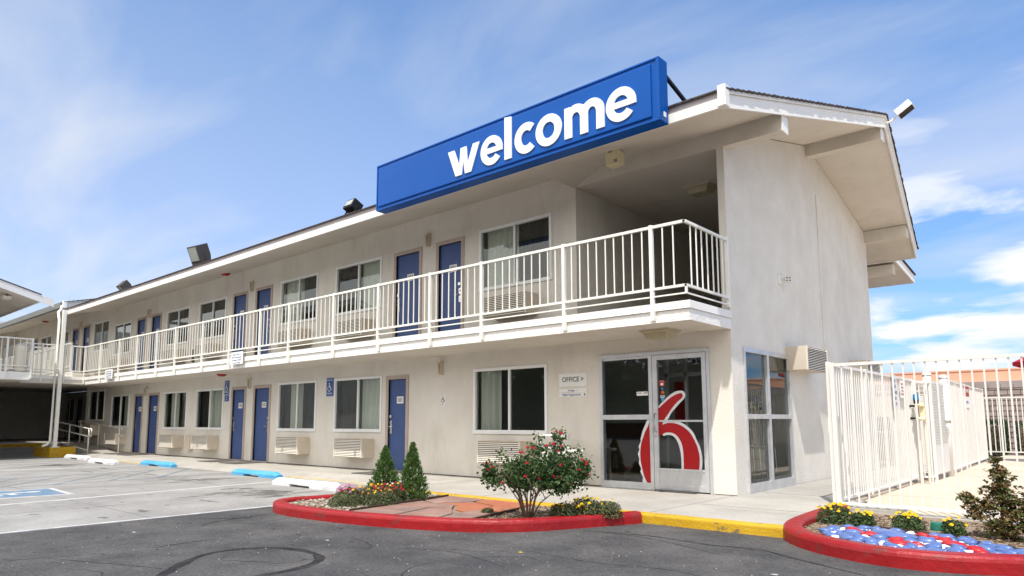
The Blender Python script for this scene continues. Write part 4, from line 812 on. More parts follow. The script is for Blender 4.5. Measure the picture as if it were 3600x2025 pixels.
q = MB(); q.box(-.018, .018, -1.4225, -1.4195, RZ-.038, RZ-.004); q.box(-.016, .016, -1.4195, -1.417, RB-.015, RB+.014); q.build('end_cap', K['black'], t)
t = thing('bridge_railing', (-24.2, -2.3, FL), 'railing of the bridge between the two motel wings, left of the tall post', 'railing', 'balcony railings')
railing(t, [(-24.23, -1.43), (-24.23, -2.05), (-24.23, -2.75), (-24.23, -3.4)], RZ, RB, RC, .13, False, 2.68)
for y in (-2.05, -2.75, -3.4): MB().bar((-24.23, y, 2.68), (-24.23, y, RZ+.012), .052, .052).build('post', K['rail'], t)
t = thing('bridge_railing', (-25.7, -2.3, FL), 'inner railing of the bridge, seen through the front railing near the tall post', 'railing', 'balcony railings')
railing(t, [(-25.6, -2.0), (-26.9, -2.0), (-28.2, -2.0)], RZ, RB, RC, .12, True, 2.9)
railing(t, [(-25.62, -2.0), (-25.62, -3.35)], RZ, RB, RC, .14, False)
t = thing('balcony_railing', (-30, -1.39, 3.16), 'railing of the stepped up balcony beyond the bridge', 'railing', 'balcony railings')
railing(t, [(x, -1.40) for x in (-25.8, -27.6, -29.4, -31.2, -33, -34.8, -36.6, -38.4)], RZ+.28, RB+.28, RC+.28, .16, True, 2.96)
q = MB(); 

# ---- other wing at far left
B5 = thing('motel_building', (-43, -6, 0), 'added cross wing closing off light from the courtyard far behind the bridge', 'building'); MB().box(-46, -40, -14, 2.7, 0, 6.6).build('wall', K['stucco'], B5); MB().box(-39.9, -32.5, -3.40, -1.378, 2.92, 3.16).build('bridge_slab', K['soffit'], B5)  # cross wing and its slab added to block light from the courtyard
B3 = thing('motel_wing', (-22.3, -6, 0), 'near corner of the opposite motel wing at the left picture edge, with its own balcony', 'building')
def wing():
    ya, rd, yb_ = -3.42, -8.7, -14.4; e0, e1, xa = -22.35, -21.6, -60; K0 = 5.26; dzr = SL*5.7
    def fr(y, lo_): return K0+SL*min(abs(y-ya), abs(y-yb_))+lo_
    s_ = MB(); s_.quad((xa, ya, K0), (e0, ya, K0), (e1, rd, K0+dzr), (xa, rd, K0+dzr)); s_.quad((xa, rd, K0+dzr), (e1, rd, K0+dzr), (e0, yb_, K0), (xa, yb_, K0)); s_.build('soffit', K['soffit'], B3, recalc=False)
    s_ = MB(); d_ = .235; s_.quad((xa, ya+.03, K0+d_), (e0+.05, ya+.03, K0+d_), (e1+.05, rd, K0+dzr+d_), (xa, rd, K0+dzr+d_)); s_.quad((xa, rd, K0+dzr+d_), (e1+.05, rd, K0+dzr+d_), (e0+.05, yb_, K0+d_), (xa, yb_, K0+d_))
    s_.quad((xa, ya+.03, K0+d_), (e0+.05, ya+.03, K0+d_), (e0+.05, ya+.03, K0+d_-.03), (xa, ya+.03, K0+d_-.03)); s_.quad((e0+.05, ya+.03, K0+d_), (e1+.05, rd, K0+dzr+d_), (e1+.05, rd, K0+dzr+d_-.03), (e0+.05, ya+.03, K0+d_-.03)); s_.build('shingles', K['shingle'], B3, recalc=False)
    f_ = MB(); f_.box(xa, e0, ya-.02, ya+.02, K0-.04, K0+.2); f_.build('fascia', K['white'], B3)
    for (Ya, Ea, Za, Yb, Eb, Zb) in ((ya+.42, e0-.05, K0-.105, rd, e1, K0+dzr), (rd, e1, K0+dzr, yb_, e0, K0)):
        q = MB(); q.v += [(Ea, Ya, Za-.04), (Eb, Yb, Zb-.04), (Eb, Yb, Zb+.2), (Ea, Ya, Za+.2), (Ea+.03, Ya, Za-.04), (Eb+.03, Yb, Zb-.04), (Eb+.03, Yb, Zb+.2), (Ea+.03, Ya, Za+.2)]
        q.f += [(0,1,2,3), (7,6,5,4), (0,4,5,1), (1,5,6,2), (2,6,7,3), (3,7,4,0)]; q.build('rake_board', K['white'], B3)
    w = MB(); w.box(-60, -23.0, -12.8, -4.75, 0, 5.65); w.build('wall', K['stucco'], B3)
    sl = MB(); sl.box(-60, -22.85, -4.74, -3.45, 2.64, 2.88); sl.build('balcony_slab', K['soffit'], B3)
    sl = MB(); sl.box(-60, -22.82, -3.445, -3.41, 2.66, 2.91); sl.box(-22.845, -22.81, -4.74, -3.447, 2.66, 2.91); sl.build('kick_board', K['white'], B3)
wing()
t = thing('balcony_railing', (-22.8, -4, FL), 'railing around the balcony end of the opposite wing at the left edge', 'railing', 'balcony railings')
railing(t, [(-22.8, -4.74), (-22.8, -4.1), (-22.8, -3.41), (-24.6, -3.41), (-26.4, -3.41)], RZ, RB, RC, .16, True, 2.7)
# tall cream tub with domed lid on that balcony
tb = thing('waste_bin', (-23.2, -3.72, FL), 'tall cream bin with a domed lid behind the balcony railing at left', 'bin')
MB().lathe([(.0, FL), (.17, FL), (.185, FL+.1), (.185, FL+.70), (.18, FL+.74)], (-23.05, -3.66, 0), 20).build('body', K['tub'], tb, smooth=True)
MB().lathe([(.195, FL+.72), (.195, FL+.78), (.185, FL+.86), (.15, FL+.94), (.08, FL+.99), (0, FL+1.0)], (-23.05, -3.66, 0), 20).build('lid', K['tub'], tb, smooth=True)
tl = thing('floodlight', (-23, -3.6, 5.6), 'small floodlight under the eave of the opposite wing at the left edge', 'floodlight')
MB().box(-23.2, -22.8, -4.32, -4.1, 5.30, 5.38).build('housing', K['lampwhite'], tl); MB().bar((-23.0, -4.2, 5.38), (-23.0, -4.2, 5.50), .03).build('bracket', K['bronze'], tl)

# ---- ramp handrails
def handrail(x0, z0, x1, z1, y, label, low=True):
    t = thing('ramp_handrail', (x0, y, z0), label, 'handrail', 'handrails of the ramp')
    q = MB(); H = .9
    q.tube([(x1, y, z1+H-.28), (x1+.22, y, z1+H-.28), (x1+.26, y, z1+H-.24), (x1+.26, y, z1+H-.04), (x1+.22, y, z1+H), (x1, y, z1+H), (x0, y, z0+H), (x0-.2, y, z0+H), (x0-.24, y, z0+H-.04), (x0-.24, y, z0+H-.26), (x0-.2, y, z0+H-.28)], .022, 8)
    if low: q.tube([(x0, y, z0+H-.28), (x1, y, z1+H-.28)], .020, 8); q.tube([(x0, y, z0+.12), (x1, y, z1+.12)], .018, 8)
    q.build('rail', K['rail'], t, smooth=True)
    for i in range(3):
        u = i/2; x = x0+(x1-x0)*u; z = z0+(z1-z0)*u; MB().tube([(x, y, z-.05), (x, y, z+H)], .022, 8).build('post', K['rail'], t, smooth=True)
handrail(-28.3, .42, -24.0, .12, -1.17, 'white pipe handrail on the outer side of the ramp beside the yellow block')
handrail(-28.0, .42, -23.7, .13, -.25, 'white pipe handrail on the wall side of the ramp', False)

# ================================================================ OBJECTS
# air conditioners
for x0, x1, za, zb, lb in ((-9.78, -8.70, .42, .85, 'beige air conditioner under the ground floor window left of door 101'), (-12.43, -11.38, .42, .85, 'beige air conditioner under the ground floor window right of door 102'),
    (-5.02, -3.94, .45, .87, 'beige air conditioner under the office window behind the rose bush'), (-19.88, -18.80, .42, .83, 'beige air conditioner on the ground floor just right of door 104'), (-17.42, -16.36, .42, .83, 'beige air conditioner on the ground floor just left of door 103'),
    (-24.85, -23.75, .43, .84, 'beige air conditioner on the ground floor left of door 105, behind the ramp handrail'), (-27.5, -26.45, .74, 1.16, 'beige air conditioner at the top of the ramp, just behind the tall post'),
    (-4.86, -3.78, 3.25, 3.66, 'nearest air conditioner on the balcony, between door 201 and the corner landing'), (-9.84, -8.80, 3.25, 3.66, 'second nearest balcony air conditioner, under the window just left of door 202'), (-12.52, -11.43, 3.25, 3.66, 'balcony air conditioner just right of door 203, above the railing notice'),
    (-17.5, -16.42, 3.25, 3.66, 'balcony air conditioner right of the dark outlet box, next to door 204'), (-20.0, -18.9, 3.25, 3.66, 'balcony air conditioner left of the dark outlet box, next to door 205'), (-25.0, -23.9, 3.25, 3.66, 'farthest balcony air conditioner, left of door 206 near the railing bend')):
    ac(x0, x1, za, zb, lb)
def ac_end(y0, y1, z0, z1, lb):
    t = thing('air_conditioner', (0, (y0+y1)/2, z0), lb, 'air conditioner', 'air conditioners on the end wall'); d = .35
    MB().box(0, d, y0, y1, z0, z1).build('housing', K['acbox'], t, bevel=.008); MB().box(d-.01, d+.004, y0+.012, y1-.012, z0+.012, z1-.012).build('grille_back', K['black'], t)
    g = MB(); n = 13; h = (z1-z0-.03)/n
    for i in range(n):
        z = z0+.02+h*i; g.quad((d+.006, y0+.01, z+h*.5), (d+.006, y1-.01, z+h*.5), (d+.02, y1-.01, z), (d+.02, y0+.01, z))
    g.box(d, d+.024, y0, y0+.02, z0, z1); g.box(d, d+.024, y1-.02, y1, z0, z1); g.build('grille', K['acgrille'], t, recalc=False)
ac_end(2.28, 3.38, 2.12, 2.54, 'beige air conditioner high on the white end wall, nearer the end window'); ac_end(6.06, 7.12, 2.12, 2.54, 'beige air conditioner on the end wall, the farther one seen through the pool fence')
mt = thing('meter_box', (-18.3, 0, .35), 'small open steel box between two ground floor air conditioners left of door 103', 'box')
MB().box(-18.38, -18.08, -.12, 0, .35, .82).build('housing', K['acbox'], mt); MB().box(-18.60, -18.40, -.02, 0, .38, .82).build('recess', K['black'], mt); MB().tube([(-18.5, -.04, .4), (-18.5, -.04, .8)], .03, 8).build('pipe', K['steel'], mt)
mt = thing('outlet_box', (-18.35, 0, 3.1), 'dark narrow box on the balcony wall between the windows left of door 204', 'box')
MB().box(-18.42, -18.30, -.05, 0, 3.2, 3.62).build('housing', K['bronze'], mt, bevel=.004)
for x, z, lb in ((-6.44, 2.5, 'slim wall light above the small wheelchair plate, right of door 101'), (-14.56, 2.48, 'ground floor wall light between doors, above the nearer blue wheel stop'), (-22.02, 2.47, 'farthest ground floor wall light, between the last two ground floor doors'),
                 (-6.89, 5.37, 'nearest balcony wall light, high between the two nearest balcony doors'), (-14.66, 5.36, 'balcony wall light between the middle pair of balcony doors'), (-22.15, 5.34, 'balcony wall light between the third pair of balcony doors')):
    walllight(x, z, 0, lb)
walllight(-29.55, 5.62, 0, 'slim wall light between the two far balcony doors beyond the tall post')
# mats
for x0, x1, lb in ((-8.25, -7.5, 'dark doormat behind the two small conifers at door 101'), (-14.35, -13.45, 'dark doormat at door 102, right one of the middle pair'), (-15.65, -14.85, 'dark doormat at door 103, left one of the middle pair'), (-21.8, -20.95, 'dark doormat at door 104, behind the farther blue wheel stop'), (-23.1, -22.35, 'farthest dark doormat, at door 105 by the foot of the ramp')):
    tag(MB().box(x0, x1, -.95, -.2, WK+.004, WK+.02).build('doormat', K['matt']), lb, 'doormat', 'doormats on the walkway')
tag(MB().box(-1.3, -.62, -.16, -.04, WK+.003, WK+.02).build('doormat', K['matt']), 'thin dark mat sticking out under the glass lobby door', 'doormat', 'doormats on the walkway')
# fire alarms
for c, lb in (((-15.69, -.36, 5.72), 'red round alarm under the roof soffit above the balcony'), ((-15.27, -.53, 2.635), 'red round alarm under the balcony slab above door 103'), ((-33.0, -.5, 5.95), 'red round alarm under the far eave left of the tall post')):
    t = thing('fire_alarm', c, lb, 'fire alarm', 'red fire alarms on the ceilings')
    MB().lathe([(0, -.07), (.05, -.07), (.13, -.035), (.14, 0), (0, 0)], c, 20).build('housing', K['alarm'], t, smooth=True); MB().lathe([(0, -.085), (.022, -.08), (.025, -.06)], c, 10).build('sensor', K['paper'], t, smooth=True)
# soffit lights
def soffit_light(c, lb):
    t = thing('ceiling_light', c, lb, 'ceiling light', 'square lights under the ceilings of the corner'); x, y, z = c
    q = MB(); q.v += [(x+a*s, y+b*s, zz_) for zz_, s in ((z, .24), (z-.03, .25), (z-.05, .21), (z-.14, .165)) for a, b in ((-1,-.8),(1,-.8),(1,.8),(-1,.8))]
    for i in range(3):
        for k in range(4): q.f.append((i*4+k, i*4+(k+1)%4, (i+1)*4+(k+1)%4, (i+1)*4+k))
    q.f.append((12,13,14,15)); q.build('lamp_lens', K['fixt'], t); MB().box(x-.25, x+.25, y-.2, y+.2, z-.02, z).build('base', K['acbox'], t)
soffit_light((-.86, -.62, 2.635), 'square yellowed ceiling light under the balcony slab above the glass door'); soffit_light((-1.12, 1.5, 5.53), 'square ceiling light in the shaded corner landing')
# junction box under soffit
t = thing('siren_box', (-1.5, -.8, 5.5), 'beige box with a small keypad hanging under the soffit near the roof beam', 'box')
MB().box(-1.60, -1.36, -.92, -.72, 5.36, 5.58).build('housing', K['cream'], t, bevel=.01); MB().box(-1.44, -1.38, -.926, -.918, 5.38, 5.43).build('keypad', K['taupe'], t); MB().tube([(-1.56, -.95, 5.59), (-1.5, -.95, 5.56), (-1.38, -.95, 5.60), (-1.38, -.8, 5.63)], .008, 6).build('wire', K['black'], t)
# signs on the walls ------------------------------------------------
def plate(name, x0, x1, z0, z1, mt, lb, y=-.012, grp=None, bev=.006):
    t = thing(name, ((x0+x1)/2, 0, z0), lb, 'sign', grp); MB().box(x0, x1, y, -.0, z0, z1).build('panel', mt, t, bevel=bev); return t
t = plate('office_sign', -3.29, -2.67, 1.86, 2.10, K['paper'], 'white OFFICE sign with arrow between the office window and storefront'); text('OFFICE >', .125, Vector((-2.98, -.014, 1.985)), FRONT, K['ink'], 'lettering', t, .001, bold=.001, sx=.9, sp=1.05)
sc_ = MB()
for x in (-3.27, -2.69):
    for z in (1.88, 2.08): sc_.box(x-.006, x+.006, -.016, -.012, z-.006, z+.006)
t = plate('vending_sign', -3.29, -2.67, 1.755, 1.83, K['paper'], 'narrow white Vending sign directly under the OFFICE sign'); text('Vending    >', .045, Vector((-2.98, -.014, 1.79)), FRONT, K['inkblue'], 'lettering', t, .001)
t = plate('registration_sign', -3.29, -2.67, 1.675, 1.75, K['paper'], 'white Night Registration sign with arrow, lowest of three by the storefront'); text('Night Registration', .056, Vector((-3.01, -.014, 1.713)), FRONT, K['inkblue'], 'lettering', t, .001)
MB().prism([(-2.735, 1.735), (-2.735, 1.69), (-2.70, 1.713)], 'y', -.015, -.013).build('arrow', K['inkblue'], t)
HCG = 'blue parking plates on the ground floor wall'
def hcplate(x0, x1, z0, z1, lb):
    t = plate('parking_sign', x0, x1, z0, z1, K['hcblue'], lb, -.014, HCG, .012); cx = (x0+x1)/2
    q = MB(); isa(q, cx, (z0+z1)/2, .21, -.014); q.build('wheelchair_symbol', K['paper'], t, recalc=False)
    text('HANDICAPPED', .042, Vector((cx, -.0165, z1-.065)), FRONT, K['paper'], 'lettering', t, .0008, sx=.85); text('PARKING', .062, Vector((cx, -.0165, z0+.07)), FRONT, K['paper'], 'lettering', t, .0008, sx=.85)
    q = MB(); e = .008
    for (a, b, c, d) in ((x0+e, x1-e, z1-e-.004, z1-e), (x0+e, x1-e, z0+e, z0+e+.004), (x0+e, x0+e+.004, z0+e, z1-e), (x1-e-.004, x1-e, z0+e, z1-e)): q.box(a, b, -.0165, -.014, c, d)
    q.build('border', K['paper'], t)
hcplate(-10.70, -10.39, 1.88, 2.35, 'blue handicapped parking plate left of the window beside door 101'); hcplate(-16.12, -15.83, 2.07, 2.50, 'blue handicapped parking plate left of door 103')
t = plate('van_sign', -16.09, -15.83, 1.87, 2.05, K['hcblue'], 'small blue VAN ACCESSIBLE plate under the parking plate left of door 103', -.014, HCG, .01); text('VAN', .06, Vector((-15.96, -.0165, 1.995)), FRONT, K['paper'], 'lettering', t, .0008, sx=.8); text('ACCESSIBLE', .04, Vector((-15.96, -.0165, 1.92)), FRONT, K['paper'], 'lettering', t, .0008, sx=.8)
t = plate('wheelchair_sign', -6.45, -6.30, 1.56, 1.80, K['paper'], 'small white plate with black wheelchair and arrow right of door 101'); q = MB(); isa(q, -6.375, 1.71, .13, -.012); q.build('wheelchair_symbol', K['ink'], t, recalc=False); q = MB(); q.bar((-6.41, -.014, 1.60), (-6.345, -.014, 1.60), .01, .002); q.prism([(-6.425, 1.60), (-6.40, 1.613), (-6.40, 1.587)], 'y', -.015, -.013); q.build('arrow', K['ink'], t)
def railsign(x0, x1, z0, z1, lb):
    t = thing('notice_sign', ((x0+x1)/2, -1.43, z0), lb, 'sign', 'parking notices on the balcony railing'); y = -1.44
    MB().box(x0, x1, y, y+.008, z0, z1).build('panel', K['paper'], t, bevel=.003)
    text('Please Lock Your Car\nWe Are Not Responsible\nFor Damage To Vehicles\nOr Loss of Contents', .062, Vector(((x0+x1)/2, y-.002, (z0+z1)/2-.015)), FRONT, K['inkblue'], 'lettering', t, .0006, sx=.78, lsp=1.15)
railsign(-12.95, -12.30, 2.72, 3.04, 'white notice about locking your car, hanging on the railing below door 203'); railsign(-21.95, -21.25, 2.72, 3.05, 'white notice on the far railing, left of door 205 near the bend')
# small wall fittings beside the doors
for x, z in ((-5.62, 4.45), (-7.06, 1.62)):
    tag(MB().lathe([(0, -.02), (.02, -.02), (.024, 0)], (x, 0, z), 10, 'y').build('doorbell', K['paper'], smooth=True), 'tiny round white wall fitting right of door 201' if x > -6 else 'tiny round wall fitting right of door 101', 'fitting', 'small wall fittings')
# ---------------------------------------------------------------- the big sign
t = thing('welcome_sign', (-3.13, -1.85, 5.32), 'big glossy blue sign box with raised white welcome lettering on the roof edge', 'sign')
xa, xb, za, zb, yf, yk = -6.26, -.02, 5.325, 6.245, -1.97, -1.72
MB().box(xa, xb, yf+.03, yk, za, zb).build('cabinet', K['signblue'], t, bevel=.012)
q = MB(); q.prism([(xa+.07, za+.07), (xb-.13, za+.07), (xb-.13, zb-.07), (xa+.07, zb-.07)], 'y', yf, yf+.035); q.build('face', K['signblue'], t, bevel=.018)
q = MB()
for (a, b, c, d) in ((xa+.002, xb-.002, za+.002, za+.03), (xa+.002, xb-.002, zb-.03, zb-.002), (xa+.002, xa+.03, za+.031, zb-.031), (xb-.05, xb-.002, za+.031, zb-.031)): q.box(a, b, yf+.012, yf+.04, c, d)
q.build('rim', K['signblue'], t, bevel=.006)
MB().box(-.021, -.012, -1.86, -1.80, 5.40, 5.47).build('sticker', K['paper'], t)
q = MB()
for x in (-5.6, -4.2, -2.8, -1.4): q.lathe([(0, .012), (.012, .010), (.012, 0)], (x, -1.9, zb+.0), 8)
q.build('bolt_row', K['paper'], t)
for x in (-.12, -3.2, -6.1): MB().bar((x, -1.74, 6.16), (x, -.65, 5.86), .045).build('strut', K['black'], t)
# letters: geometric sans drawn as outlines
zb0, xh = 5.475, .485
yl = yf-.020
def arc(cx, cz, rx, rz, a0, a1, n=24): return [(cx+rx*cos(R(a0+(a1-a0)*i/n)), cz+rz*sin(R(a0+(a1-a0)*i/n))) for i in range(n+1)]
def letter(polys, name='letter'):
    q = MB()
    for p in polys: q.prism(p, 'y', yl, yf+.002)
    q.build(name, K['signwhite'], t)
def ring(cx, cz, ro, ri, a0, a1, n=40):
    o_ = arc(cx, cz, *ro, a0, a1, n); i_ = arc(cx, cz, *ri, a0, a1, n); return o_, i_
def band(q, o_, i_):
    for k in range(len(o_)-1): q.prism([o_[k], o_[k+1], i_[k+1], i_[k]], 'y', yl, yf+.002)
# w
x0, x1 = -4.19, -3.42; wz = zb0+xh-.005; tk = .155; mxw = (x0+x1)/2
letter([[(x0, wz), (x0+tk, wz), (x0+.285, zb0+.16), (mxw-.07, wz), (mxw+.07, wz), (x1-.285, zb0+.16), (x1-tk, wz), (x1, wz), (x1-.195, zb0), (x1-.345, zb0), (mxw, wz-.23), (x0+.345, zb0), (x0+.195, zb0)]])
def let_e(cx, rx):
    q = MB(); cz = zb0+xh/2+.005; rz = xh/2+.01; ro = (rx, rz); ri = (rx-.125, rz-.12)
    o_, i_ = ring(cx, cz, ro, ri, 8, 322, 44); band(q, o_, i_)
    zz_ = cz-.045; q.prism([(cx-rx+.06, cz+.045), (cx+rx-.001, cz+.045), (cx+rx+.003, zz_), (cx-rx+.06, zz_)], 'y', yl+.001, yf+.002)
    q.build('letter', K['signwhite'], t)
let_e(-3.145, .245)
letter([[(-2.85, zb0), (-2.70, zb0), (-2.70, zb0+.70), (-2.85, zb0+.72)]])
q = MB(); cz = zb0+xh/2+.005; o_, i_ = ring(-2.385, cz, (.245, .255), (.11, .125), 48, 312, 40); band(q, o_, i_); q.build('letter', K['signwhite'], t)
q = MB(); o_, i_ = ring(-1.935, cz, (.255, .255), (.12, .13), 0, 360, 48); band(q, o_, i_); q.build('letter', K['signwhite'], t)
# m
xm0, xm1, st_w = -1.625, -.905, .14; zj = zb0+xh*.57; rm_ = (xm1-xm0-st_w)/4+st_w/2
c_1, c_2 = xm0+rm_, xm1-rm_; ri_ = rm_-st_w; rz_ = xh-xh*.57+.012; thn = .125
o1 = arc(c_1, zj, rm_, rz_, 180, 0, 24); o2 = arc(c_2, zj, rm_, rz_, 180, 0, 24)
o1 = [p for p in o1 if p[0] > xm0+st_w*.72 and p[0] <= (c_1+c_2)/2]; o2 = [p for p in o2 if p[0] >= (c_1+c_2)/2]
i1 = arc(c_1, zj, ri_, rz_-thn, 0, 180, 16); i2 = arc(c_2, zj, ri_, rz_-thn, 0, 180, 16)
letter([[(xm0, zb0), (xm0, zb0+xh), (xm0+st_w*.72, zb0+xh)]+o1+o2+[(xm1, zb0), (xm1-st_w, zb0)]+i2+[(c_2-ri_, zb0), (c_1+ri_, zb0)]+i1+[(xm0+st_w, zb0)]])
let_e(-.625, .25)
# ---------------------------------------------------------------- roof lamps
def boxlamp(c, sx, sy, sz_, rz, tilt, m_, lb, lens=1):
    t = thing('floodlight', (0, 0, 0), lb, 'floodlight', 'floodlights on the roof edge')
    q = MB(); q.prism([(-sy, -sz_), (sy*.7, -sz_), (sy, -sz_*.2), (sy, sz_), (-sy, sz_)], 'x', -sx, sx); h = q.build('housing', m_, t, bevel=.012)
    l = MB().box(-sx+.04, sx-.04, -sy-.008, -sy+.002, -sz_*.55, sz_-.04).build('lamp_lens', K['lens'], t)
    k = MB().box(-sx+.01, sx-.01, -sy-.014, -sy, -sz_*.66, -sz_*.6).build('seam', K['black'], t)
    y_ = MB(); y_.bar((-sx-.012, 0, 0), (-sx-.012, 0, -sz_-.08), .02, .03); y_.bar((sx+.012, 0, 0), (sx+.012, 0, -sz_-.08), .02, .03); y_.bar((-sx-.02, 0, -sz_-.08), (sx+.02, 0, -sz_-.08), .03, .02); y_.bar((0, 0, -sz_-.08), (0, 0, -sz_-.2), .05, .05); y_.build('yoke', m_, t)
    t.location = c; t.rotation_euler = (tilt, 0, rz); return t
boxlamp((-15.60, -1.2, 6.14), .22, .20, .28, R(10), R(24), K['bronze'], 'big square bronze floodlight on the roof edge, lens facing left')
boxlamp((-21.5, -1.15, 5.97), .18, .16, .16, R(2), R(48), K['bronze'], 'small floodlight farther left on the roof edge, tipped upward')
boxlamp((-8.15, -1.15, 6.01), .16, .13, .12, R(0), R(-28), K['black'], 'small black floodlight on the roof edge just left of the welcome sign')
t = thing('roof_vent', (-13.5, -1.0, 5.8), 'tiny white roof vent poking above the eave between two floodlights', 'vent'); MB().lathe([(.05, 5.6), (.05, 5.80), (.09, 5.82), (.06, 5.88), (0, 5.89)], (-13.3, -1.05, 0), 12).build('cap', K['paper'], t, smooth=True)
t = thing('area_light', (1.6, 4.1, 6.95), 'white ribbed area light on an arm at the roof ridge, above the pool side', 'floodlight')
ax = Vector((.86, 0, .52)).normalized(); up = Vector((-.52, 0, .86)).normalized(); cc = Vector((1.78, 4.08, 7.03))
MB().obox(cc, ax*.15, Vector((0, .12, 0)), up*.06).build('housing', K['lampwhite'], t, bevel=.012)
q = MB()
for k in range(-5, 6): q.obox(cc+ax*(k*.027)+up*.066, ax*.006, Vector((0, .115, 0)), up*.010)
q.build('cooling_ribs', K['lampwhite'], t); MB().obox(cc-up*.064, ax*.135, Vector((0, .105, 0)), up*.006).build('lamp_lens', K['black'], t)
MB().tube([(1.44, 4.06, 6.84), (1.55, 4.07, 6.86), (1.62, 4.08, 6.92)], .024, 8).build('arm', K['lampwhite'], t)
t = thing('security_camera', (0, 2.2, 3.7), 'small white security camera with four dots mounted on the end wall', 'camera')
MB().box(.0, .03, 2.08, 2.2, 3.64, 3.80).build('mount', K['paper'], t, bevel=.004); MB().bar((.03, 2.16, 3.73), (.16, 2.3, 3.72), .04).build('arm', K['lampwhite'], t); MB().obox((.14, 2.18, 3.72), (.045, .027, 0), (.024, -.04, 0), (0, 0, .05)).build('housing', K['lampwhite'], t, bevel=.006)
q = MB(); Cc = Vector((.14, 2.18, 3.72)); nn_ = Vector((.03, -.05, 0)).normalized(); uu_ = Vector((.05, .03, 0)).normalized()
for a, b in ((-.03, .025), (.03, .025), (-.03, -.03), (.03, -.03)): q.obox(Cc+nn_*.047+uu_*a*.8+Vector((0, 0, b*.85)), uu_*.011, nn_*.004, (0, 0, .012))
q.build('dot_row', K['black'], t)
# ---------------------------------------------------------------- wheel stops
def stop_mesh(L):
    q = MB(); n = 0; w, h = .15, .135
    prof = lambda k: [(-w/2*1.15, .035), (-w/2*1.15, .05), (-w/2*.75, h), (w/2*.75, h), (w/2*1.15, .05), (w/2*1.15, .035)]
    a = L/2; e = .001
    secs = [(-a, 0, .62, .88), (-a+.05, 0, .80, .96), (-a+.14, 0, 1, 1), (-.42, 0, 1, 1), (-.42+e, .045, 1, 1), (.26, .045, 1, 1), (.26+e, 0, 1, 1), (a-.14, 0, 1, 1), (a-.05, 0, .80, .96), (a, 0, .62, .88)]
    for (x, z0, sc_h, sc_w) in secs:
        for (y, z) in [(-w/2*1.25, z0), (-w/2*1.2, max(.07, z0+.02)), (-w/2*.8, h*sc_h-.018), (-w/2*.62, h*sc_h), (w/2*.62, h*sc_h), (w/2*.8, h*sc_h-.018), (w/2*1.2, max(.07, z0+.02)), (w/2*1.25, z0)]: q.v.append((x, y*sc_w, z))
    for i in range(len(secs)-1):
        for k in range(8): q.f.append((i*8+k, i*8+(k+1)%8, (i+1)*8+(k+1)%8, (i+1)*8+k))
    q.f.append(tuple(range(8))); q.f.append(tuple((len(secs)-1)*8+k for k in range(8))[::-1])
    return q
def stop(cx, cy, L, rz, m_, lb, z=G+.004):
    q = stop_mesh(L); q.v = [(x, y+.004*noise.noise(Vector((x*4, y*9, z_*9)))*3, z_+(.006*noise.noise(Vector((x*6, y*5, 3))) if z_ > .1 else 0)) for x, y, z_ in q.v]
    o = q.build('wheel_stop', m_); pass
    o.location = (cx, cy, z); o.rotation_euler = (0, 0, R(rz)); tag(o, lb, 'wheel stop', 'concrete wheel stops in the parking bays')
stop(-7.2, -2.72, 2.15, 0, K['stopwhite'], 'nearest white concrete wheel stop, by the tip of the red kerb island')
stop(-10.4, -1.98, 2.0, 0, K['stopblue'], 'larger and nearer of the two sky blue wheel stops'); stop(-16.05, -1.86, 2.1, 0, K['stopblue'], 'smaller and farther of the two sky blue wheel stops')
stop(-18.6, -2.42, 2.1, 0, K['stopwhite'], 'white wheel stop just left of the farther blue wheel stop'); stop(-22.1, -2.05, 2.25, 0, K['stopwhite'], 'second of the three white wheel stops left of the blue ones'); stop(-26.9, -1.62, 2.6, -7, K['stopwhite'], 'leftmost white wheel stop, right in front of the yellow concrete block', G+.09)
# ---------------------------------------------------------------- receptacle behind the rose bush
t = thing('litter_bin', (-3.0, -.55, WK), 'white lattice litter bin with a raised ring lid behind the rose bush', 'bin')
MB().lathe([(.235, WK+.03), (.25, WK+.06), (.25, WK+.62), (.27, WK+.66), (.27, WK+.68), (.235, WK+.68), (.235, WK+.03)], (-2.98, -.55, 0), 28).build('body', K['screen'], t, smooth=False)
q = MB()
for k in range(28):
    a = 2*pi*k/28
    for r_ in range(9): q.obox((-2.98+.252*cos(a), -.55+.252*sin(a), WK+.12+r_*.055), (-.014*sin(a), .014*cos(a), 0), (.001*cos(a), .001*sin(a), 0), (0, 0, .014))
q.build('lattice_holes', K['taupe'], t)
MB().lathe([(.27, .985), (.28, .995), (.28, 1.01), (.12, 1.02), (.12, .99), (.27, .985)], (-2.98, -.55, 0), 28).build('lid', K['screen'], t, smooth=False)
q = MB()
for k in range(4): a = pi/4+k*pi/2; q.tube([(-2.98+.25*cos(a), -.55+.25*sin(a), WK+.68), (-2.98+.25*cos(a), -.55+.25*sin(a), .99)], .014, 6)
q.build('lid_supports', K['screen'], t)
t = thing('ash_stand', (-2.6, -.5, WK), 'low white ash stand with a flat top right of the litter bin', 'ash stand')
MB().lathe([(.14, WK), (.15, WK+.02), (.035, WK+.05), (.035, .70), (.13, .72), (.14, .74), (.14, .76), (.0, .765)], (-2.58, -.5, 0), 24).build('stand', K['screen'], t, smooth=True)

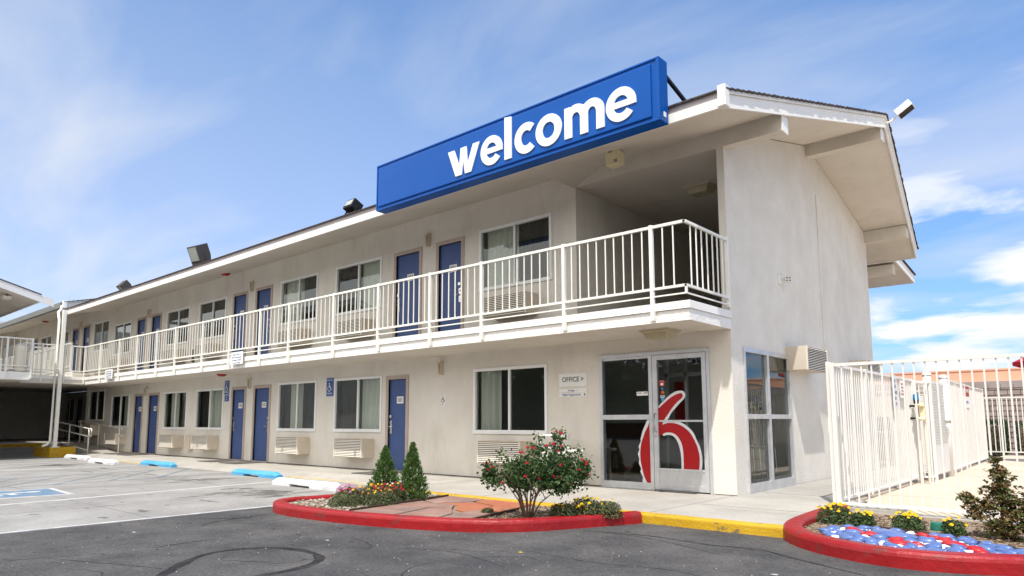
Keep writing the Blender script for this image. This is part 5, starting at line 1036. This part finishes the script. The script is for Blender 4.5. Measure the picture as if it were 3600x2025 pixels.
# ---------------------------------------------------------------- plants
def leaf(q, p, s, n=None, asp=.5):
    """one folded leaf of four corners"""
    d = Vector((random.gauss(0, 1), random.gauss(0, 1), random.gauss(.25, .8))) if n is None else Vector(n)+Vector((random.gauss(0, .45), random.gauss(0, .45), random.gauss(0, .45)))
    d.normalize(); u = d.orthogonal().normalized(); a = random.random()*6.28; u = (u*cos(a)+d.cross(u)*sin(a)); v = d.cross(u)
    p = Vector(p); q.quad(p-u*s, p-v*s*asp+d*s*.12, p+u*s, p+v*s*asp+d*s*.12)
def flower(par, p, r, m_, n=7, name='flower'):
    q = MB(); p = Vector(p)
    for k in range(n*2):
        a = k*2.4; rr = r*(.35+.65*(k/(n*2))); q.v
        c = p+Vector((cos(a)*rr*.55, sin(a)*rr*.55, (1-k/(n*2))*r*.5)); d = Vector((cos(a)*.6, sin(a)*.6, 1)).normalized(); u = Vector((-sin(a), cos(a), 0)); w = d.cross(u)
        q.quad(c-u*r*.42, c-w*r*.42, c+u*r*.42, c+w*r*.42)
    return q.build(name, m_, par, recalc=False)
# rose bush
bx_, by_ = -.98, -3.66
t = thing('rose_bush', (bx_, by_, .11), 'tall airy rose bush with red blooms and bare brown stems in the left island', 'bush')
random.seed(21)
q = MB(); tips = []
for k in range(13):
    a = 2*pi*k/13+random.uniform(-.2, .2); rr = random.uniform(.10, .56); H = random.uniform(.35, .66)+(.66-rr)*.28
    p0 = Vector((bx_+cos(a)*.04, by_+sin(a)*.04, .10)); p3 = p0+Vector((cos(a)*rr, sin(a)*rr, H)); p1 = p0+Vector((cos(a)*rr*.22, sin(a)*rr*.22, H*.4)); p2 = p0+Vector((cos(a)*rr*.6, sin(a)*rr*.6, H*.72))
    q.tube([p0, p1, p2, p3], [.011, .008, .005, .003], 6); tips.append(p3)
    for j in range(3):
        b = p1.lerp(p2, random.random()) if j else p2; e = b+Vector((random.gauss(0, .13), random.gauss(0, .13), random.uniform(.08, .22))); q.tube([b, (b+e)/2+Vector((0, 0, .02)), e], [.006, .004, .003], 5); tips.append(e)
q.build('stems', K['stem'], t, smooth=True)
q = MB(); RX, FX = Vector((.75, .66, 0)), Vector((-.66, .75, 0)); B0 = Vector((bx_, by_, 0))
def lerp_tab(tab, x):
    for (a0, b0), (a1, b1) in zip(tab[:-1], tab[1:]):
        if x <= a1: return b0+(b1-b0)*(x-a0)/(a1-a0)
    return tab[-1][1]
UP = [(-.5, .72), (-.42, .80), (-.30, .82), (-.15, .80), (-.06, .90), (.05, .99), (.3, 1.0), (.38, .98), (.46, .86), (.6, .87), (.7, .78)]; LO = [(-.5, .60), (-.42, .46), (-.3, .42), (-.1, .46), (.1, .46), (.3, .43), (.5, .40), (.62, .46), (.7, .64)]
cl_c = []
while len(cl_c) < 270:
    s_ = random.uniform(-.49, .69); dm = .36*max(0, 1-((s_-.1)/.63)**2)**.5; t_ = random.uniform(-1, 1)*dm; u_p, l_o = lerp_tab(UP, s_), lerp_tab(LO, s_); z_ = random.uniform(l_o+.02, u_p-.03-.5*(u_p-l_o)*(abs(t_)/.36)**2.2)
    c = B0+RX*s_+FX*t_+Vector((0, 0, z_))
    if noise.noise(c*4.6+Vector((7, 3, 9))) < -.17: continue
    cl_c.append(c)
cl_c += [B0+RX*(.37+random.gauss(0, .02))+FX*(-.05)+Vector((0, 0, 1.0+.035*k_)) for k_ in range(4)]+[B0+RX*.60+Vector((0, 0, .89)), B0+RX*.13+Vector((0, 0, 1.03)), B0-RX*.32+Vector((0, 0, .85))]
for c in cl_c:
    for j in range(30):
        p = c+Vector((random.gauss(0, .042), random.gauss(0, .042), random.gauss(0, .036)))
        leaf(q, p, random.uniform(.015, .028), None, .6)
for p in tips:
    for j in range(7): leaf(q, p+Vector((random.gauss(0, .035), random.gauss(0, .035), random.gauss(0, .035))), random.uniform(.011, .02), None, .55)
q.build('foliage', K['leaf'], t, recalc=False)
for (a, b) in ((672, 130), (708, 140), (640, 220), (652, 214), (600, 228), (705, 232), (465, 240), (502, 240), (510, 246), (428, 278), (407, 275), (682, 265), (174, 350), (213, 375), (180, 398), (460, 345), (695, 358), (855, 328), (890, 345), (886, 360), (830, 396), (543, 450), (640, 437), (692, 445), (283, 482), (445, 435), (765, 490), (900, 433)):
    s_, z_ = (a-470)/609, .11+(740-b)/609; fr_ = -.34*max(0, 1-((s_-.1)/.63)**2)**.5*(.55 if b < 300 else 1); p = B0+RX*s_+FX*fr_+Vector((0, 0, z_+.0)); flower(t, p, random.uniform(.026, .036), K['rosered'])
# conifers
def conifer(x, y, z0, H, Rr, lb, sd_):
    random.seed(sd_); t = thing('conifer_shrub', (x, y, z0), lb, 'conifer', 'small cone shaped conifers'); MB().tube([(x, y, z0-.03), (x+.01, y, z0+H*.9)], [.018, .004], 6).build('trunk', K['stem'], t)
    q = MB(); n = 1500
    for k in range(n):
        u = random.random()**1.05; z = z0+.01+u*(H-.02); a = random.random()*6.28; bump_ = 1+.8*noise.noise(Vector((cos(a)*1.9, sin(a)*1.9, z*9+sd_)))
        r_ = Rr*bump_*((1-u)**.84*min(1, .86+u*2.2))*random.uniform(.45, 1)**.7+.004
        c = Vector((x+cos(a)*r_, y+sin(a)*r_, z)); out = Vector((cos(a), sin(a), .9)).normalized(); L = random.uniform(.04, .075)*(1.12-u)
        for j in range(9):
            p = c+out*L*(j/9-.3)+Vector((random.gauss(0, .006), random.gauss(0, .006), 0)); d = (out+Vector((random.gauss(0, .5), random.gauss(0, .5), random.gauss(.1, .4)))).normalized(); u_v = d.orthogonal().normalized()
            q.quad(p-u_v*.0055, p+u_v*.0055, p+d*.032*(1.15-.6*u))
    q.build('foliage', K['conifer'], t, recalc=False)
conifer(-4.22, -3.22, .11, .77, .235, 'left of the two small cone shaped conifers, partly in front of door 101', 3); conifer(-3.42, -3.36, .11, .84, .215, 'right of the two small cone shaped conifers, standing clear beside the flagstones', 5)
# flower plants
def herb(x, y, z0, r_, h, lb, blooms, sd_, leafm='herb', name='marigold_plant', cat='flower plant', grp='bedding plants in the kerb islands', dens=1.0, ls=.016):
    random.seed(sd_); t = thing(name, (x, y, z0), lb, cat, grp); q = MB()
    for k in range(int(10*dens)+4):
        a = random.random()*6.28; rr = r_*random.random()**.5*.8; q.tube([(x, y, z0), (x+cos(a)*rr*.6, y+sin(a)*rr*.6, z0+h*.5), (x+cos(a)*rr, y+sin(a)*rr, z0+h*random.uniform(.75, 1.05))], .003, 4)
    q.build('stems', K['stem'], t)
    q = MB()
    for k in range(int(1250*dens)):
        a = random.random()*6.28; u = random.random(); rr = r_*random.random()**.45*(1-.25*u*u); zz_ = z0+h*u*(1-.35*(rr/r_)**2)+.005
        leaf(q, (x+cos(a)*rr, y+sin(a)*rr, zz_), random.uniform(.6, 1.1)*ls*1.25, (cos(a)*.5, sin(a)*.5, .8), .42)
    q.build('foliage', K[leafm], t, recalc=False)
    for (mk, n, br) in blooms:
        for k in range(n):
            a = random.random()*6.28; rr = r_*random.random()**.5*.92; zz_ = z0+h*(1.02-.42*(rr/r_)**2)+random.uniform(-.01, .025)
            flower(t, (x+cos(a)*rr, y+sin(a)*rr, zz_+.008), br*random.uniform(1.05, 1.5), K[mk], 6)
Y, O, P_, D = 'petalyellow', 'petalorange', 'petalpink', 'petaldark'
herb(-4.05, -4.02, .11, .20, .20, 'pink petunia at the left end of the flower clump beside the gravel', [(P_, 17, .028), (D, 5, .022)], 11, name='petunia_plant')
herb(-3.62, -4.36, .11, .25, .17, 'low straggly herb in front of the flower clump, no blooms', [(O, 2, .014)], 12, name='herb_plant', dens=1.3)
herb(-3.72, -3.92, .11, .24, .22, 'marigold plant with orange and yellow blooms in the middle of the flower clump', [(Y, 6, .022), (O, 9, .022), (D, 4, .02)], 13, dens=1.2)
herb(-3.30, -4.02, .11, .23, .19, 'dark green marigold plant with few blooms beside the flagstones', [(O, 6, .018), (Y, 3, .02)], 14, dens=1.2)
herb(-3.42, -3.72, .11, .20, .24, 'crimson flowering plant below the left conifer', [(D, 13, .026), (Y, 2, .02), ('paper', 2, .018)], 15, name='geranium_plant')
herb(-3.85, -3.6, .11, .18, .2, 'marigold plant with crimson and yellow blooms behind the pink petunia', [(D, 7, .022), (Y, 4, .02)], 16)
herb(-.62, -3.42, .11, .20, .17, 'marigold plant with small rusty buds right behind the rose bush stems', [(O, 13, .013), (Y, 4, .016)], 17, dens=1.2)
herb(-.50, -3.16, .11, .21, .21, 'marigold plant crowded with bright yellow blooms right of the rose bush', [(Y, 17, .025), (O, 4, .018)], 18, dens=1.3)
herb(-.30, -3.0, .11, .19, .18, 'marigold plant with few buds at the right end of the left island', [(Y, 3, .016), (O, 6, .010)], 19, dens=1.1)
herb(-1.55, -3.75, .11, .09, .07, 'tiny low green sprig left of the rose bush stems', [], 20, name='herb_plant', dens=.3)
herb(1.86, -1.66, .10, .20, .19, 'broad marigold plant with yellow blooms at the corner by the pool fence post', [(Y, 20, .026), (O, 3, .018)], 31, 'leaf', dens=1.1)
herb(2.16, -1.72, .10, .14, .14, 'small marigold plant right of the broad one by the fence post', [(Y, 11, .024)], 32, 'leaf', dens=.8)
herb(2.60, -1.72, .10, .17, .15, 'marigold plant with yellow blooms left of the green vent cap', [(Y, 19, .025)], 33, 'leaf', dens=1)
herb(3.02, -1.78, .10, .12, .14, 'sparse marigold plant with six yellow blooms beside the bronze shrub', [(Y, 6, .026), (O, 2, .014)], 34, 'leaf', dens=.6)
# bronze leaved shrub at the right
def shrub(x, y, z0, parts, lb, sd_, mt_='maple', grp=None, name='barberry_shrub', stems=1):
    random.seed(sd_); t = thing(name, (x, y, z0), lb, 'shrub', grp); q = MB()
    for (dx, dy, dz, r_, n) in parts: q.tube([(x, y, z0-.02), (x+dx*.4, y+dy*.4, z0+dz*.55), (x+dx, y+dy, z0+dz)], [.010, .007, .003], 5)
    q.build('stems', K['stem'], t); q = MB()
    for (dx, dy, dz, r_, n) in parts:
        for k in range(n):
            c = Vector((x+dx+random.gauss(0, r_*.42), y+dy+random.gauss(0, r_*.42), z0+dz+random.gauss(0, r_*.42)))
            for j in range(9): leaf(q, c+Vector((random.gauss(0, .016), random.gauss(0, .013), random.gauss(0, .008))), random.uniform(.016, .030), (random.gauss(0, .3), random.gauss(0, .3), 1), .5)
    q.build('foliage', K[mt_], t, recalc=False); return t
shrub(3.42, -1.72, .09, [(0, 0, .66, .08, 26), (.02, 0, .56, .10, 38), (0, .02, .45, .13, 60), (.06, 0, .33, .17, 90), (-.12, 0, .30, .11, 40), (.20, 0, .30, .16, 80), (-.26, -.02, .38, .08, 28), (-.22, 0, .25, .10, 34), (.1, -.08, .16, .18, 90), (-.05, -.08, .12, .13, 50), (.30, .05, .15, .15, 60), (-.01, .0, .76, .05, 10)], 'upright bronze and green shrub with a pointed top in the right island', 41)
shrub(3.86, -1.85, .09, [(0, 0, .34, .14, 70), (.1, 0, .2, .16, 70), (-.08, -.05, .15, .14, 60)], 'darker green low shrub at the right picture edge beside the bronze shrub', 42, 'leaf')
# green vent cap
t = thing('vent_cap', (2.80, -1.55, .1), 'small slotted green plastic vent cap standing in the mulch', 'vent cap'); MB().lathe([(.066, .09), (.058, .165), (.054, .172), (0, .176)], (2.83, -1.50, 0), 20).build('cap', K['green'], t, smooth=True)
q = MB()
for k in range(20): a = 2*pi*k/20; q.bar((2.83+.068*cos(a), -1.50+.068*sin(a), .10), (2.83+.060*cos(a), -1.50+.060*sin(a), .160), .006)
q.build('ribs', K['green'], t)
# painted stones -----------------------------------------------------
random.seed(5)
SP = [(2.02, -2.66), (2.02, -2.15), (2.31, -1.99), (2.95, -2.14), (3.75, -2.62), (3.80, -2.95), (3.40, -3.22), (3.05, -3.24), (2.60, -3.10), (2.28, -2.90)]
redpath = [((2.20, -2.38), (2.62, -2.50)), ((2.62, -2.50), (2.80, -2.82)), ((2.80, -2.82), (3.0, -2.80)), ((2.74, -2.16), (2.95, -2.3)), ((2.95, -2.3), (3.2, -2.62)), ((3.2, -2.62), (3.48, -2.98))]
def dseg(p, a, b):
    a, b, p = Vector(a), Vector(b), Vector(p); t_ = max(0, min(1, (p-a).dot(b-a)/(b-a).length_squared)); return (p-(a+(b-a)*t_)).length
placed = []; SG = {'stoneblue': ('blue painted stone in the right kerb island', 'blue painted stones'), 'stonered': ('red painted stone among the blue ones in the right kerb island', 'red painted stones'), 'stonewhite': ('white painted stone wedged between blue and red stones', 'white painted stones')}
big = MB().blob((2.58, -2.31, .115), .25, .13, .045, 3, .10, R(-25)).build('painted_stone', K['stoneblue'], smooth=True, recalc=False); tag(big, 'biggest flat blue painted stone, in the middle of the pebble bed', 'stone', 'blue painted stones')
placed.append((2.58, -2.31, .2)); placed.append((2.45, -2.27, .15)); placed.append((2.71, -2.36, .15))
for tries in range(9000):
    x, y = random.uniform(2.0, 3.8), random.uniform(-3.25, -2.0)
    if not inside(SP, x, y): continue
    dr_ = min(dseg((x, y), a, b) for a, b in redpath); kind = 'stonered' if dr_ < .075 else ('stonewhite' if random.random() < (.30 if dr_ < .13 else .04) else 'stoneblue')
    if tries > 3500 and kind == 'stoneblue' and random.random() < .3: kind = 'stonewhite'
    r1 = random.uniform(.045, .070) if tries < 3000 else random.uniform(.024, .040)
    if kind == 'stonewhite': r1 *= .6
    if any((x-a)**2+(y-b)**2 < ((r1*.93+c*.93))**2 for a, b, c in placed): continue
    if len(placed) > 230: break
    placed.append((x, y, r1)); lb, gp = SG[kind]
    o = MB().blob((0, 0, 0), r1*random.uniform(1.15, 1.5), r1*random.uniform(.75, .95), r1*random.uniform(.50, .72), 2, .20).build('painted_stone', K[kind], smooth=True, recalc=False)
    o.location = (x, y, .105+r1*.26); o.rotation_euler = (random.uniform(-.15, .15), random.uniform(-.15, .15), random.uniform(-.9, .5)); tag(o, lb, 'stone', gp)

# ---------------------------------------------------------------- pool fence
def pfence(t, pts, z0, z1, gap, post=True, bw=.018, rail=.042, mid=None, pz=0, skip=()):
    for i in range(len(pts)-1):
        if i in skip: continue
        a, b = Vector((*pts[i], 0)), Vector((*pts[i+1], 0)); L = (b-a).length; d = (b-a).normalized(); q = MB()
        q.bar(a+Vector((0,0,z1-.02)), b+Vector((0,0,z1-.02)), rail, .04); q.bar(a+Vector((0,0,z0)), b+Vector((0,0,z0)), rail*.8, .035)
        n = max(2, round(L/gap))
        for k in range(1, n): p = a+d*(L*k/n); q.bar(p+Vector((0,0,z0)), p+Vector((0,0,z1-.03)), bw, bw)
        q.build('fence_panel', K['fence'], t)
    if post:
        for p in pts: q = MB(); q.bar((*p, pz), (*p, z1+.012), .055, .055); q.build('post', K['fence'], t)
t = thing('pool_fence', (1.45, -.24, 0), 'white steel pool fence along the front, taking in the nearest corner post', 'fence', 'white pool fences')
pfence(t, [(1.488, -.20), (4.05, -.22), (6.6, -.22)], .158, 2.005, .124, pz=.125)
t = thing('pool_fence', (1.43, 2.3, 0), 'white pool fence with close bars running back beside the end wall', 'fence', 'white pool fences')
pfence(t, [(1.43, -.16), (1.43, 1.6), (1.42, 3.36), (1.40, 4.9)], .175, 2.02, .11, pz=.125, bw=.016)
t = thing('pool_fence', (1.5, 5.2, 0), 'short angled piece of white pool fence next to the gate', 'fence', 'white pool fences')
pfence(t, [(1.42, 4.96), (1.62, 5.42)], .175, 2.0, .16, True, pz=.05)
t = thing('pool_fence', (1.4, 10.5, 0), 'white pool fence running back beyond the gate, with warning signs on it', 'fence', 'white pool fences')
pfence(t, [(1.52, 7.3), (1.48, 9.0), (1.42, 10.7), (1.38, 12.5), (1.35, 14.3)], .16, 2.15, .085, pz=.05)
MB().box(1.372, 1.376, 14.3-.5, 14.3, .3, 2.1)
q = MB()
for k in range(60): q.box(1.33, 1.35, 13.85, 14.3, .25+k*.031, .262+k*.031)
q.build('mesh_screen', K['fence'], t)
t = thing('pool_gate', (1.55, 6.3, 0), 'white pool gate with mesh screens between two thick round posts', 'gate', 'white pool fences')
for (x, y, h) in ((1.56, 5.5, 2.12), (1.57, 7.12, 2.14)):
    MB().tube([(x, y, .0), (x, y, h)], .075, 16).build('post', K['fence'], t, smooth=True); MB().lathe([(.085, h), (.09, h+.02), (.06, h+.06), (0, h+.075)], (x, y, 0), 16).build('post_cap', K['fence'], t, smooth=True)
q = MB(); q.bar((1.565, 5.6, 2.0), (1.565, 7.03, 2.0), .04); q.bar((1.565, 5.6, .2), (1.565, 7.03, .2), .04)
for k in range(1, 12): q.bar((1.565, 5.58+k*.12, .2), (1.565, 5.58+k*.12, 2.0), .02)
g_ = q.build('gate_leaf', K['fence'], t)
q = MB()
for k in range(58): q.box(1.575, 1.583, 5.62, 7.02, .23+k*.031, .246+k*.031)
q.build('mesh_screen', K['fence'], t)
MB().box(1.585, 1.60, 5.62, 7.02, .2, .75).build('kick_panel', K['fence'], t); MB().box(1.60, 1.68, 6.85, 6.98, 1.18, 1.24).build('latch', K['steel'], t)
q = MB()
for k in range(56): q.obox((1.53-.045, 5.28, .25+k*.031), (.03, .07, 0), (.002, 0, 0), (0, 0, .008))
q.build('mesh_screen', K['fence'], t)
t = thing('pool_fence', (5, 18.2, 0), 'low white fence at the back of the pool deck in front of the hedges', 'fence', 'white pool fences')
pfence(t, [(.2, 18.2), (2.6, 18.2), (5.0, 18.2), (7.4, 18.2)], .2, 2.02, .13, pz=.05, bw=.026)
# signs on the fence
def fsign(x, y0, y1, z0, z1, m_, txt, lb, tm='red6', ts=.06, face=1):
    t = thing('fence_sign', (x, (y0+y1)/2, z0), lb, 'sign', 'notices tied to the pool fence'); MB().box(x, x+.008, y0, y1, z0, z1).build('panel', K[m_], t, bevel=.003)
    text(txt, ts, Vector((x+.010, (y0+y1)/2, (z0+z1)/2)), SIDE, K[tm], 'lettering', t, .0006, lsp=1.2)
fsign(1.462, 3.16, 3.44, 1.42, 2.02, 'vinylgrey', 'NO\nLIFE\nGUARD\nON\nDUTY', 'long grey notice hanging on the side fence, nearer one', 'inkblue', .085)
fsign(1.455, 3.74, 4.10, 1.64, 1.95, 'paper', 'POOL RULES\nNO DIVING\nNO GLASS\nNO RUNNING', 'small white notice on the side fence behind the long grey one', 'red6', .05)
fsign(1.42, 10.55, 11.4, 1.86, 2.12, 'red6', 'NO DIVING', 'red topped warning sign on the fence beyond the gate', 'paper', .13); fsign(1.42, 10.6, 11.35, 1.56, 1.84, 'paper', 'CAUTION', 'white lower warning sign on the fence beyond the gate', 'inkblue', .10)
# cream equipment box with a blue cap at the end of the side fence
t = thing('equipment_box', (1.52, 4.75, 1.25), 'cream box with blue cap and black grips at the far end of the side fence', 'equipment box')
q = MB(); q.box(1.485, 1.535, 4.66, 4.78, 1.25, 1.55); q.box(1.56, 1.64, 4.66, 4.78, 1.25, 1.53); q.build('body', K['cream'], t, bevel=.012)
q = MB(); q.tube([(1.50, 4.8, .08), (1.50, 4.8, 1.25)], .022, 8); q.tube([(1.62, 4.8, .08), (1.60, 4.8, 1.25)], .022, 8); q.build('supports', K['creampale'], t)
for z in (1.27, 1.52): MB().lathe([(0, -.03), (.055, -.03), (.06, 0), (.055, .03), (0, .03)], (1.585, 4.66, z), 16).build('drum', K['cream'], t, smooth=True)
for z in (1.28, 1.51): MB().bar((1.39, 4.68, z), (1.485, 4.68, z), .038).build('grip', K['black'], t)
MB().tube([(1.40, 4.68, 1.28), (1.40, 4.68, 1.51)], .007, 6).build('bar', K['steel'], t)
MB().lathe([(.052, 1.62), (.046, 1.73), (0, 1.735)], (1.50, 4.72, 0), 14).build('cap', K['teal'], t, smooth=True); MB().lathe([(.042, 1.55), (.048, 1.62)], (1.50, 4.72, 0), 14).build('collar', K['black'], t)
# pump cabinet
t = thing('pump_cabinet', (.2, 12, 0), 'pale cream equipment cabinet behind the side fence past the end wall', 'cabinet'); MB().box(-1.4, .62, 12, 13.2, .0, 2.03).build('body', K['creampale'], t, bevel=.01); MB().box(-1.45, .66, 11.95, 13.25, 2.03, 2.09).build('lid', K['creampale'], t)
q = MB(); q.box(-.93, -.60, 11.97, 12.0, .1, 1.35); q.build('louvre_opening', K['black'], t); MB().box(-1.0, -.55, 11.94, 11.965, .9, .94).build('shelf', K['fence'], t)
# red parasol at the picture edge
t = thing('parasol', (3.6, 14.2, .07), 'dark red pool parasol, only one tip shows at the right picture edge', 'parasol')
q = MB(); n = 8; cx, cy = 3.28, 14.2
for k in range(n):
    a0, a1 = 2*pi*k/n+.3, 2*pi*(k+1)/n+.3; q.quad((cx, cy, 3.45), (cx+1.16*cos(a0), cy+1.16*sin(a0), 2.86), (cx+1.16*cos(a1), cy+1.16*sin(a1), 2.86)); q.quad((cx+1.16*cos(a0), cy+1.16*sin(a0), 2.86), (cx+1.16*cos(a1), cy+1.16*sin(a1), 2.86), (cx+1.15*cos(a1), cy+1.15*sin(a1), 2.76), (cx+1.15*cos(a0), cy+1.15*sin(a0), 2.76))
q.build('canopy', K['umbred'], t, recalc=False); MB().tube([(cx, cy, .07), (cx, cy, 3.5)], .025, 8).build('pole', K['fence'], t); MB().lathe([(.25, .07), (.25, .12), (.05, .16)], (cx, cy, 0), 16).build('base', K['taupe'], t)
# block wall, peach building, hedges
t = thing('garden_wall', (4, 21, 0), 'grey brown split block wall behind the pool fence', 'wall')
q = MB(); q.box(-8, 16, 22, 22.3, 0, 2.45); q.build('blocks', K['brickgrey'], t)
q = MB()
for k in range(12):
    z = .2+k*.2; q.box(-8, 16, 21.985, 22.0, z, z+.012)
    for j in range(60): x = -8+j*.4+(k % 2)*.2; q.box(x, x+.012, 21.986, 21.999, z+.012, z+.2)
q.build('mortar_joints', K['wood'], t)
bp_ = thing('peach_building', (4, 26, 0), 'peach coloured building with a taupe band far behind the pool', 'building')
MB().box(-22, 30, 26, 44, 2.92, 3.45).build('parapet', K['peach'], bp_); MB().box(-22.2, 30.2, 25.6, 44.2, 2.60, 2.915).build('band', K['taupe'], bp_, bevel=.02); MB().box(-21.9, 29.9, 26.05, 43.9, 0, 2.6).build('wall', K['brickgrey'], bp_); MB().box(-21.9, 29.9, 25.97, 26.0, 3.39, 3.46).build('coping', K['peach'], bp_)
def hedge(x0, x1, y, z1, lb, sd_, mtn='hedge'):
    random.seed(sd_); t = thing('hedge_bush', ((x0+x1)/2, y, 0), lb, 'hedge', 'hedge bushes behind the pool fence'); q = MB(); w = (x1-x0)/2; cx = (x0+x1)/2
    for k in range(2600):
        u, v, s = random.uniform(-1, 1), random.uniform(-1, 1), random.random(); b = 1+.12*noise.noise(Vector((u*3+sd_, v*3, s*3)))
        f3 = random.choice(((u, v, 1), (u, -1, s), (1, v, s), (-1, v, s))); leaf(q, (cx+f3[0]*w*b*random.uniform(.85, 1), y+f3[1]*.45*b, .1+f3[2]*(z1-.1)*b*random.uniform(.9, 1)), random.uniform(.02, .04), None, .6)
    q.build('foliage', K[mtn], t, recalc=False); MB().box(cx-w*.8, cx+w*.8, y-.3, y+.3, .05, z1*.82).build('branches', K['stem'], t)
hedge(.70, 1.38, 19.3, 1.25, 'left clipped green hedge bush behind the low back fence', 51); hedge(1.62, 2.9, 19.3, 1.18, 'right clipped green hedge bush behind the low back fence', 52); hedge(3.3, 5.0, 19.3, 1.2, 'hedge bush farther right behind the back fence', 53)
random.seed(60); t = thing('tree', (3.6, 34, 0), 'distant green tree top above the peach roof at the right edge', 'tree'); MB().tube([(3.7, 46, 0), (3.7, 46, 3.4)], .18, 8).build('trunk', K['stem'], t); q = MB()
for k in range(1500): a = random.random()*6.28; b = random.random()**.5*1.7; leaf(q, (3.9+cos(a)*b, 46+sin(a)*b, 3.9+random.gauss(0, .36)*(1.2-b*.5)), random.uniform(.05, .1), None, .6)
q.build('crown', K['hedge'], t, recalc=False)
# second wing behind, its roof end shows past the end wall
B4 = thing('motel_rear_wing', (-1.4, 12, 0), 'lower rear roof end of the motel showing under the main eave at right', 'building')
def rear():
    ya, rd, yb_ = 9.9, 11.6, 13.35; e0, e1, xa, K0 = .0, .0, -9, 5.40
    s_ = MB(); s_.quad((xa, ya, 5.83), (.0, ya, 5.83), (.0, yb_, K0), (xa, yb_, K0)); s_.build('soffit', K['soffit'], B4, recalc=False)
    q = MB(); q.prism([(ya, 5.79), (yb_, 5.36), (yb_, 5.60), (ya, 6.03)], 'x', -.03, .01); q.build('rake_board', K['white'], B4)
    q = MB(); q.prism([(ya-.04, 6.04), (yb_+.05, 5.605), (yb_+.05, 5.64), (ya-.04, 6.075)], 'x', xa, .05); q.build('shingles', K['shingle'], B4)
    MB().box(xa, .0, yb_-.02, yb_+.02, 5.36, 5.60).build('fascia', K['white'], B4)
    MB().box(-1.4, -.1, 11.2, 11.45, 5.32, 5.60).build('roof_beam', K['soffit'], B4)
    MB().box(-9, -1.4, 9.9, 12.0, 0, 5.5).build('wall', K['stucco'], B4)
rear()
# wooded edge of the street behind the viewer: it shows only as the dark band mirrored in the window panes
random.seed(77); q = MB()
for k in range(70):
    cx, cy = -46+k*1.55+random.gauss(0, .6), -36+random.gauss(0, 2); H = random.uniform(6.6, 8.8)
    for j in range(620):
        a = random.random()*6.28; rr = random.random()**.5*2.1; leaf(q, (cx+cos(a)*rr, cy+sin(a)*rr, H*random.random()**.8*(1-.12*rr)+.1), random.uniform(.13, .27), None, .7)
for k in range(90):
    cx = -48+k*1.25; h_ = 3.4+1.2*noise.noise(Vector((k*.7, 1, 2))); q.box(cx-.7, cx+.7, -38.2, -37.6, -.1, h_+2)
tag(q.build('tree_belt', K['beyond'], recalc=False), kind='stuff')
